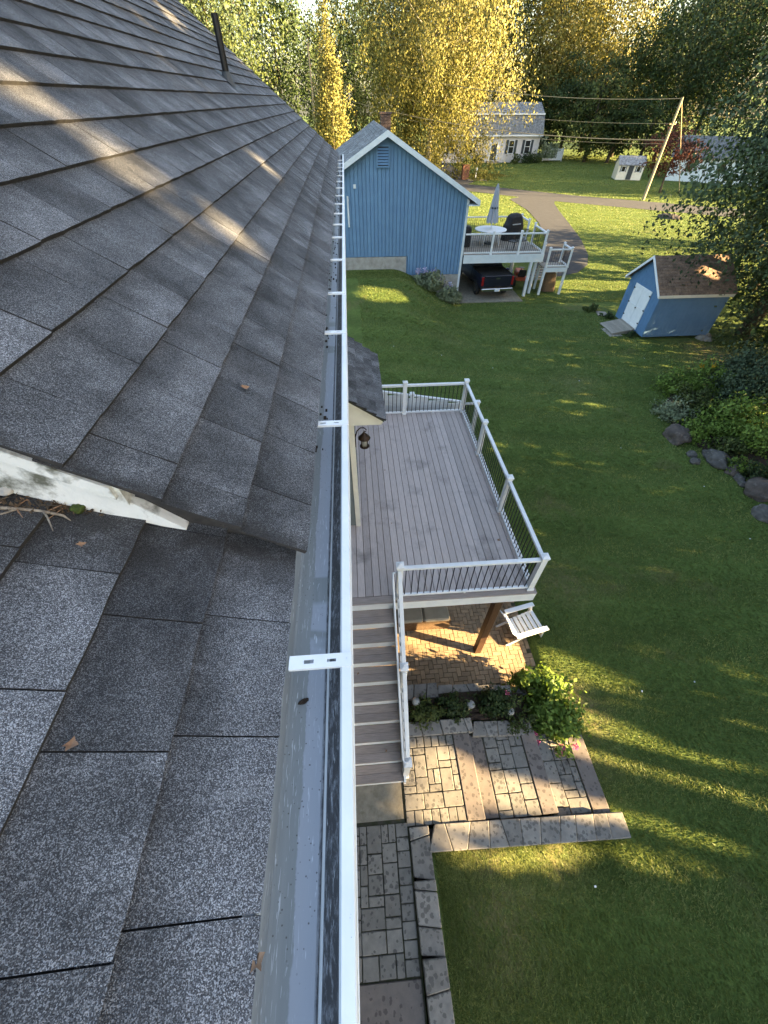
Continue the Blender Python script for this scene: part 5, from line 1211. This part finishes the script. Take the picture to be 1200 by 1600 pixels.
# poles and wires
pr = Vector((35.7, 57.0, 0)); plft = ony(481, 70, 84); plft.z = 0
upole = {}
for nm, p, h, lab in (('r', pr, 8.45, 'wooden utility pole by the road in front of the red maple'), ('l', plft, 13.6, 'wooden utility pole next to the golden arborvitae')):
    u_ = thing('utility_pole', lab, 'pole', p); MB().tube([(0, 0, -.3), (0, 0, h)], [.17, .11], 10).build('shaft', 'pole', u_, off=(0, 0, 0)); MB().bar((-.35, -.05, h - 2.0), (.35, -.05, h - 2.0), .06, .08).build('bracket_arm', 'pole', u_, off=(0, 0, 0))
    MB().lathe((.3, -.05, h - 1.94), [(.04, 0), (.06, .05), (.03, .14)], 8).build('insulator', 'white', u_, off=(0, 0, 0)); upole[nm] = (p, h)
def wire(label, a, b, r=.022, sag=.6):
    a, b = Vector(a), Vector(b); pts = [a.lerp(b, i / 20) - Vector((0, 0, sag * 4 * (i / 20) * (1 - i / 20))) for i in range(21)]
    o = MB().tube(pts, r, 5).build('overhead_wire', 'pole', None); tag(o, label, 'wire')
wire('topmost overhead wire from the pole tips', (pr.x, pr.y, 8.35), (plft.x, plft.y, 13.2), .03, 1.5); wire('thin overhead wire at the bracket height', (pr.x, pr.y, 6.5), (plft.x, plft.y, 11.0), .018, 1.4)
wire('thick lower overhead cable', (pr.x, pr.y, 5.2), (plft.x, plft.y, 9.3), .045, 1.3); wire('thin lowest overhead wire', (pr.x, pr.y, 4.9), (plft.x, plft.y, 8.9), .018, 1.35)
o = MB().tube([(pr.x, pr.y, 8.3), (43.4, 62.0, -.1)], .05, 6).build('guy_wire', 'pole'); tag(o, 'yellowish guy wire running from the pole tip to the ground', 'guy wire')

# =================================================================== trees
def conez(c): k = np.clip(1.05 - (c[:, 2:] + 1) / 2, .05, 1.1) ** .75 * 1.25; c = c.copy(); c[:, :2] *= k; return c
def weep(c): c = c.copy(); r = np.hypot(c[:, 0], c[:, 1]); c[:, 2] -= .35 * r ** 1.6; return c
def tr(*a, **k): return tree(*a, **k)
bx = ony(668, 250, 80).x
tr('birch_tree', 'huge golden weeping birch standing behind the blue house', bx, 80, 0, 27, (11.0, 9.0), 95000, 620, .29, 'gold', trunk_r=.42, bark='palebark', crown_z=12.5, crown_rz=13.0, droop=1.4, shape=weep, limbs=22, spread=(.75, .75, 1.6), hollow=.25, aspect=.5)
ax = ony(515, 150, 56).x
tr('arborvitae', 'golden cone shaped arborvitae beside the wooden pole', ax, 56, 1.0, 11.2, (2.3, 2.3), 15000, 260, .19, 'gold', trunk_r=.15, crown_z=5.5, crown_rz=5.9, droop=-.6, shape=conez, limbs=2, hollow=.4)
def at(px, Y): return ony(px, 150, Y).x
far = [  # px, Y, height, radius, leaves, leaf size, material, what
    (300, 60, 24, 7.5, 'greenblue', 'tall grey green tree behind the vent pipe'), (345, 66, 26, 6.5, 'lime', 'tall olive green tree between vent pipe and wooden pole'), (440, 102, 27, 6, 'green', 'dark green tree beside the wooden pole'), (340, 90, 32, 9, 'greenblue', 'very tall grey green tree far behind the roof ridge'),
    (555, 105, 22, 5, 'green', 'dark tree rising between arborvitae and birch'), (615, 125, 36, 8, 'lime', 'tall tree behind the crown of the birch'), (505, 120, 21, 6, 'lime', 'small crowned tree in the gap of sky above the arborvitae'),
    (770, 120, 36, 9, 'lime', 'tall golden tree behind the gambrel house'), (850, 112, 31, 8, 'gold', 'golden tree at the end of the gambrel house'), (930, 118, 33, 9, 'gold', 'broad sunlit tree above the dark wood'), (895, 106, 13, 7, 'green', 'dark low tree in shade beside the vinyl fence'), (940, 98, 12, 6, 'lime', 'shaded olive tree behind the little white shed'),
    (985, 106, 17, 6, 'green', 'dark green tree to the right of the olive tree'), (1010, 125, 22, 7, 'green', 'dark tree under the patch of bright sky'), (1060, 100, 26, 8, 'green', 'large dark tree behind the utility pole tip'), (1110, 92, 30, 8, 'greenblue', 'tall grey green tree behind the red maple'), (1170, 84, 28, 8, 'green', 'dark tree beyond the low white house'),
    (870, 135, 38, 9, 'lime', 'very tall tree deep in the wood behind the golden ones'), (700, 140, 38, 10, 'lime', 'very tall tree deep behind the birch'), (1090, 130, 40, 9, 'gold', 'very tall sunlit tree deep behind the dark wood'), (980, 96, 8, 5, 'green', 'low dark understory tree at the edge of the wood'), (845, 108, 9, 5, 'green', 'low dark understory tree behind the vinyl fence'), (1035, 92, 9, 5, 'green', 'low dark understory tree behind the utility pole')]
for (px, Y, h, rd, mt, lab) in far:
    tr('woodland_tree', lab, at(px, Y), Y, 0, h, (rd, rd), int((420 if Y > 75 else 620) * rd * h / 4), int(20 * h), .40 if Y > 95 else (.34 if Y > 75 else .26), mt, group='trees of the wood beyond the yards', trunk_r=.32, crown_z=h * .55, crown_rz=h * .50, droop=.3, hollow=.3, spread=(rd * .11, rd * .11, h * .035))
tr('red_maple', 'red brown maple in front of the low white house', at(1072, 62) + 1.5, 62, 0, 6.2, (3.6, 3.0), 3800, 90, .26, 'maple', trunk_r=.14, crown_z=3.9, crown_rz=2.1, droop=.3, limbs=6)
# the big tree leaning over the shed, and the dark row of trees along the right edge of the yard
tr('yard_tree', 'big dark leafy tree leaning over the shed roof', 19.8, 18.7, 0, 17, (4.9, 4.6), 70000, 480, .16, 'greenblue', trunk_r=.32, crown_z=8.2, crown_rz=8.4, droop=.5, hollow=.25, cull=True, spread=(.42, .42, .5))
tr('yard_tree', 'leafy tree behind the shed at the yard edge', 25.5, 25.5, 0, 17, (5.0, 4.6), 26000, 260, .22, 'green', trunk_r=.3, crown_z=8.2, crown_rz=8.6, droop=.4, hollow=.3, cull=True)
tr('yard_tree', 'dark tree standing between shed and road', 32.5, 34.5, 0, 16, (5.0, 4.6), 14000, 200, .28, 'greenblue', trunk_r=.3, crown_z=8.2, crown_rz=8.6, droop=.4, hollow=.3, cull=True)
belt = [(19.5 + 1.2 * math.sin(k * 2.1), -13.5 + 3.3 * k) for k in range(9)] + [(25.5 + 1.4 * math.sin(k * 1.7), -17 + 3.6 * k) for k in range(11)] + [(31, 14), (32, 20), (33, 27)]
for i, (x, y) in enumerate(belt):
    tr('edge_tree', 'dark broadleaf tree in the row along the yard edge', x, y, 0, 21, (3.1, 3.1), 9000, 260, .42, 'green', group='row of trees along the yard edge', trunk_r=.2, crown_z=10.6, crown_rz=10.8, droop=.3, hollow=.1, cull=True, limbs=3)
for i in range(9):
    tr('wood_edge_tree', 'tall tree of the wood beyond the low white house', 74 + 3 * (i % 3), 50 + i * 4.6, 0, 24, (4.6, 4.6), 3600, 160, .7, 'green', group='wood east of the low white house', trunk_r=.3, crown_z=12, crown_rz=12.4, droop=.3, hollow=.1, limbs=2)

# =================================================================== bits on the roof and lawn
def litter(label, p, size, rz, mat='dead'):
    mb = MB(); n = 9; out = []
    for i in range(n): a = 2 * PI * i / n; r = size * (1 if i % 2 else .5); out.append((r * math.cos(a), r * math.sin(a) * .7, .004 + .25 * size * abs(math.sin(a * 1.5))))
    mb.add([(0, 0, .002)] + out, [(0, i + 1, (i + 1) % n + 1) for i in range(n)]); o = mb.build('dry_leaf', mat, None, fix=False); o.location = p; o.rotation_euler = (.2, math.atan(TAN_U) * .9, rz); return tag(o, label, 'leaf')
def rl(px, py):
    d = ray(px, py); t = (7.42 - CAM_H - .202 * TAN_L) / (d.z + TAN_L * d.x); return Vector((0, 0, CAM_H)) + d * t + Vector((.006, 0, .014))
litter('curled dry leaf lying on the steep roof shingles', onroof(380, 613) + Vector((.008, 0, .014)), .02, .4); litter('single dry leaf on the lower roof well above the strap', rl(113, 1170), .016, 1.3)
litter('dry leaf caught at the shingle edge near the scratched gutter', rl(400, 1503), .018, 2.0); litter('tiny brown leaf on the lower roof under the rake board', rl(128, 858), .011, .2)
def flat_leaf(label, x, y, z, size, rz):
    o = litter(label, Vector((x, y, z + .004)), size, rz); o.rotation_euler = (.1, .1, rz)
q = onz(779, 844, DZ); flat_leaf('dry leaf on the deck boards beside the outer railing', q.x, q.y, DZ, .05, .4); q = onz(601, 735, DZ); flat_leaf('small dry leaf on the deck below the lantern', q.x, q.y, DZ, .035, 1.4); q = onz(612, 818, DZ); flat_leaf('tiny dry leaf in the open middle of the deck', q.x, q.y, DZ, .028, 2.4)
for k_, x_, lab in ((8, .15, 'brown leaf on a lower stair tread'), (4, -.28, 'dark leaf on an upper stair tread near the gutter')):
    flat_leaf(lab, x_, YS - (k_ - 1) * RUN - .12, DZ - k_ * RISE, .035, k_)
tw = thing('fallen_twig', 'pale forked twig lying against the white rake board', 'twig', rl(60, 812))
tw_p = [rl(*q) - rl(60, 812) for q in ((-10, 800), (30, 802), (70, 806), (100, 812), (112, 820))]
MB().tube(tw_p, [.004, .004, .0035, .003, .001], 6).build('stem', 'twig', tw, off=(0, 0, 0)); MB().tube([tw_p[2], tw_p[2] + Vector((.03, -.03, .01)), tw_p[2] + Vector((.05, -.06, .0))], [.0025, .002, .001], 5).build('side_twig', 'twig', tw, off=(0, 0, 0))
MB().tube([tw_p[1], tw_p[1] + Vector((-.03, -.03, .008)), tw_p[1] + Vector((-.06, -.035, .0))], [.0025, .002, .001], 5).build('side_twig', 'twig', tw, off=(0, 0, 0))
stone('moss_tuft', 'green moss tuft beside the fallen twig', *(rl(122, 803) + Vector((0, .005, .0))), (.019, .015, .013), 'moss', cat='moss', seed=3)
stone('grit_lump', 'grey weathered lump wedged under the rake board', *(rl(8, 782) + Vector((0, .015, .005))), (.022, .016, .012), 'found', cat='lump', seed=5)
for i in range(26):
    q = rl(random.uniform(-30, 110), random.uniform(786, 806)); mb = MB().tube([(0, 0, 0), (random.uniform(.015, .04), random.uniform(-.01, .01), .006)], [.0016, .0008], 4); o = mb.build('debris_straw', 'dead' if i % 2 else 'bark'); o.location = q; o.rotation_euler = (0, .3, random.uniform(0, 6)); tag(o, 'brown bit of straw in the debris along the rake board', 'debris', 'debris along the rake board')
n_ = 420; qq = np.array([rl(random.uniform(-60, 175), random.uniform(-9, 12) + 790 + 10 * random.random()) for _ in range(n_)]); 
tag(link('leaf_litter', np_mesh('leaf_litter', leaves(qq + RNG.normal(size=(n_, 3)) * .004, .013, 0, aspect=.35, flat=1.5), 4), 'litter'), 'dark rotted leaf litter packed along the foot of the rake board', 'leaf litter', kind='stuff')
gd = MB()
for i in range(420):
    y = 1.2 + 10.6 * random.random() ** .8; x = random.uniform(-.198, -.125); r_ = random.uniform(.002, .006)
    if math.sin(y * 2.1) + math.sin(y * 5.3 + 1) < -.2 + random.uniform(-1, .8): continue
    gd.box(x - r_, x + r_, y - r_ * 1.8, y + r_ * 1.8, 7.322, 7.327 + r_ * .5)
tag(gd.build('gutter_grit', 'soil'), 'dark grit and leaf crumbs along the gutter floor', 'grit', kind='stuff')
q = onz(474, 1096, 7.329); stone('leaf_muck', 'small dark lump of leaf muck on the gutter floor', q.x, q.y, q.z, (.006, .013, .005), 'soil', cat='debris', seed=4)
pts = [(615, 541), (1003, 1080), (1085, 1065), (1172, 842), (930, 1385), (1007, 560), (770, 575), (905, 595), (860, 735), (970, 700), (1060, 900), (1000, 790), (1100, 760), (690, 555), (1130, 1010)]
for (px, py) in pts:
    p = onz(px, py, float(gh(onz(px, py).x, onz(px, py).y)) + .03); mb = MB().box(-.02, .02, -.014, .014, 0, .008); o = mb.build('lawn_speck', 'white', None, .003); o.location = p; o.rotation_euler = (.2, .1, px); tag(o, 'tiny pale petal lying on the lawn', 'petal', 'pale petals on the lawn')
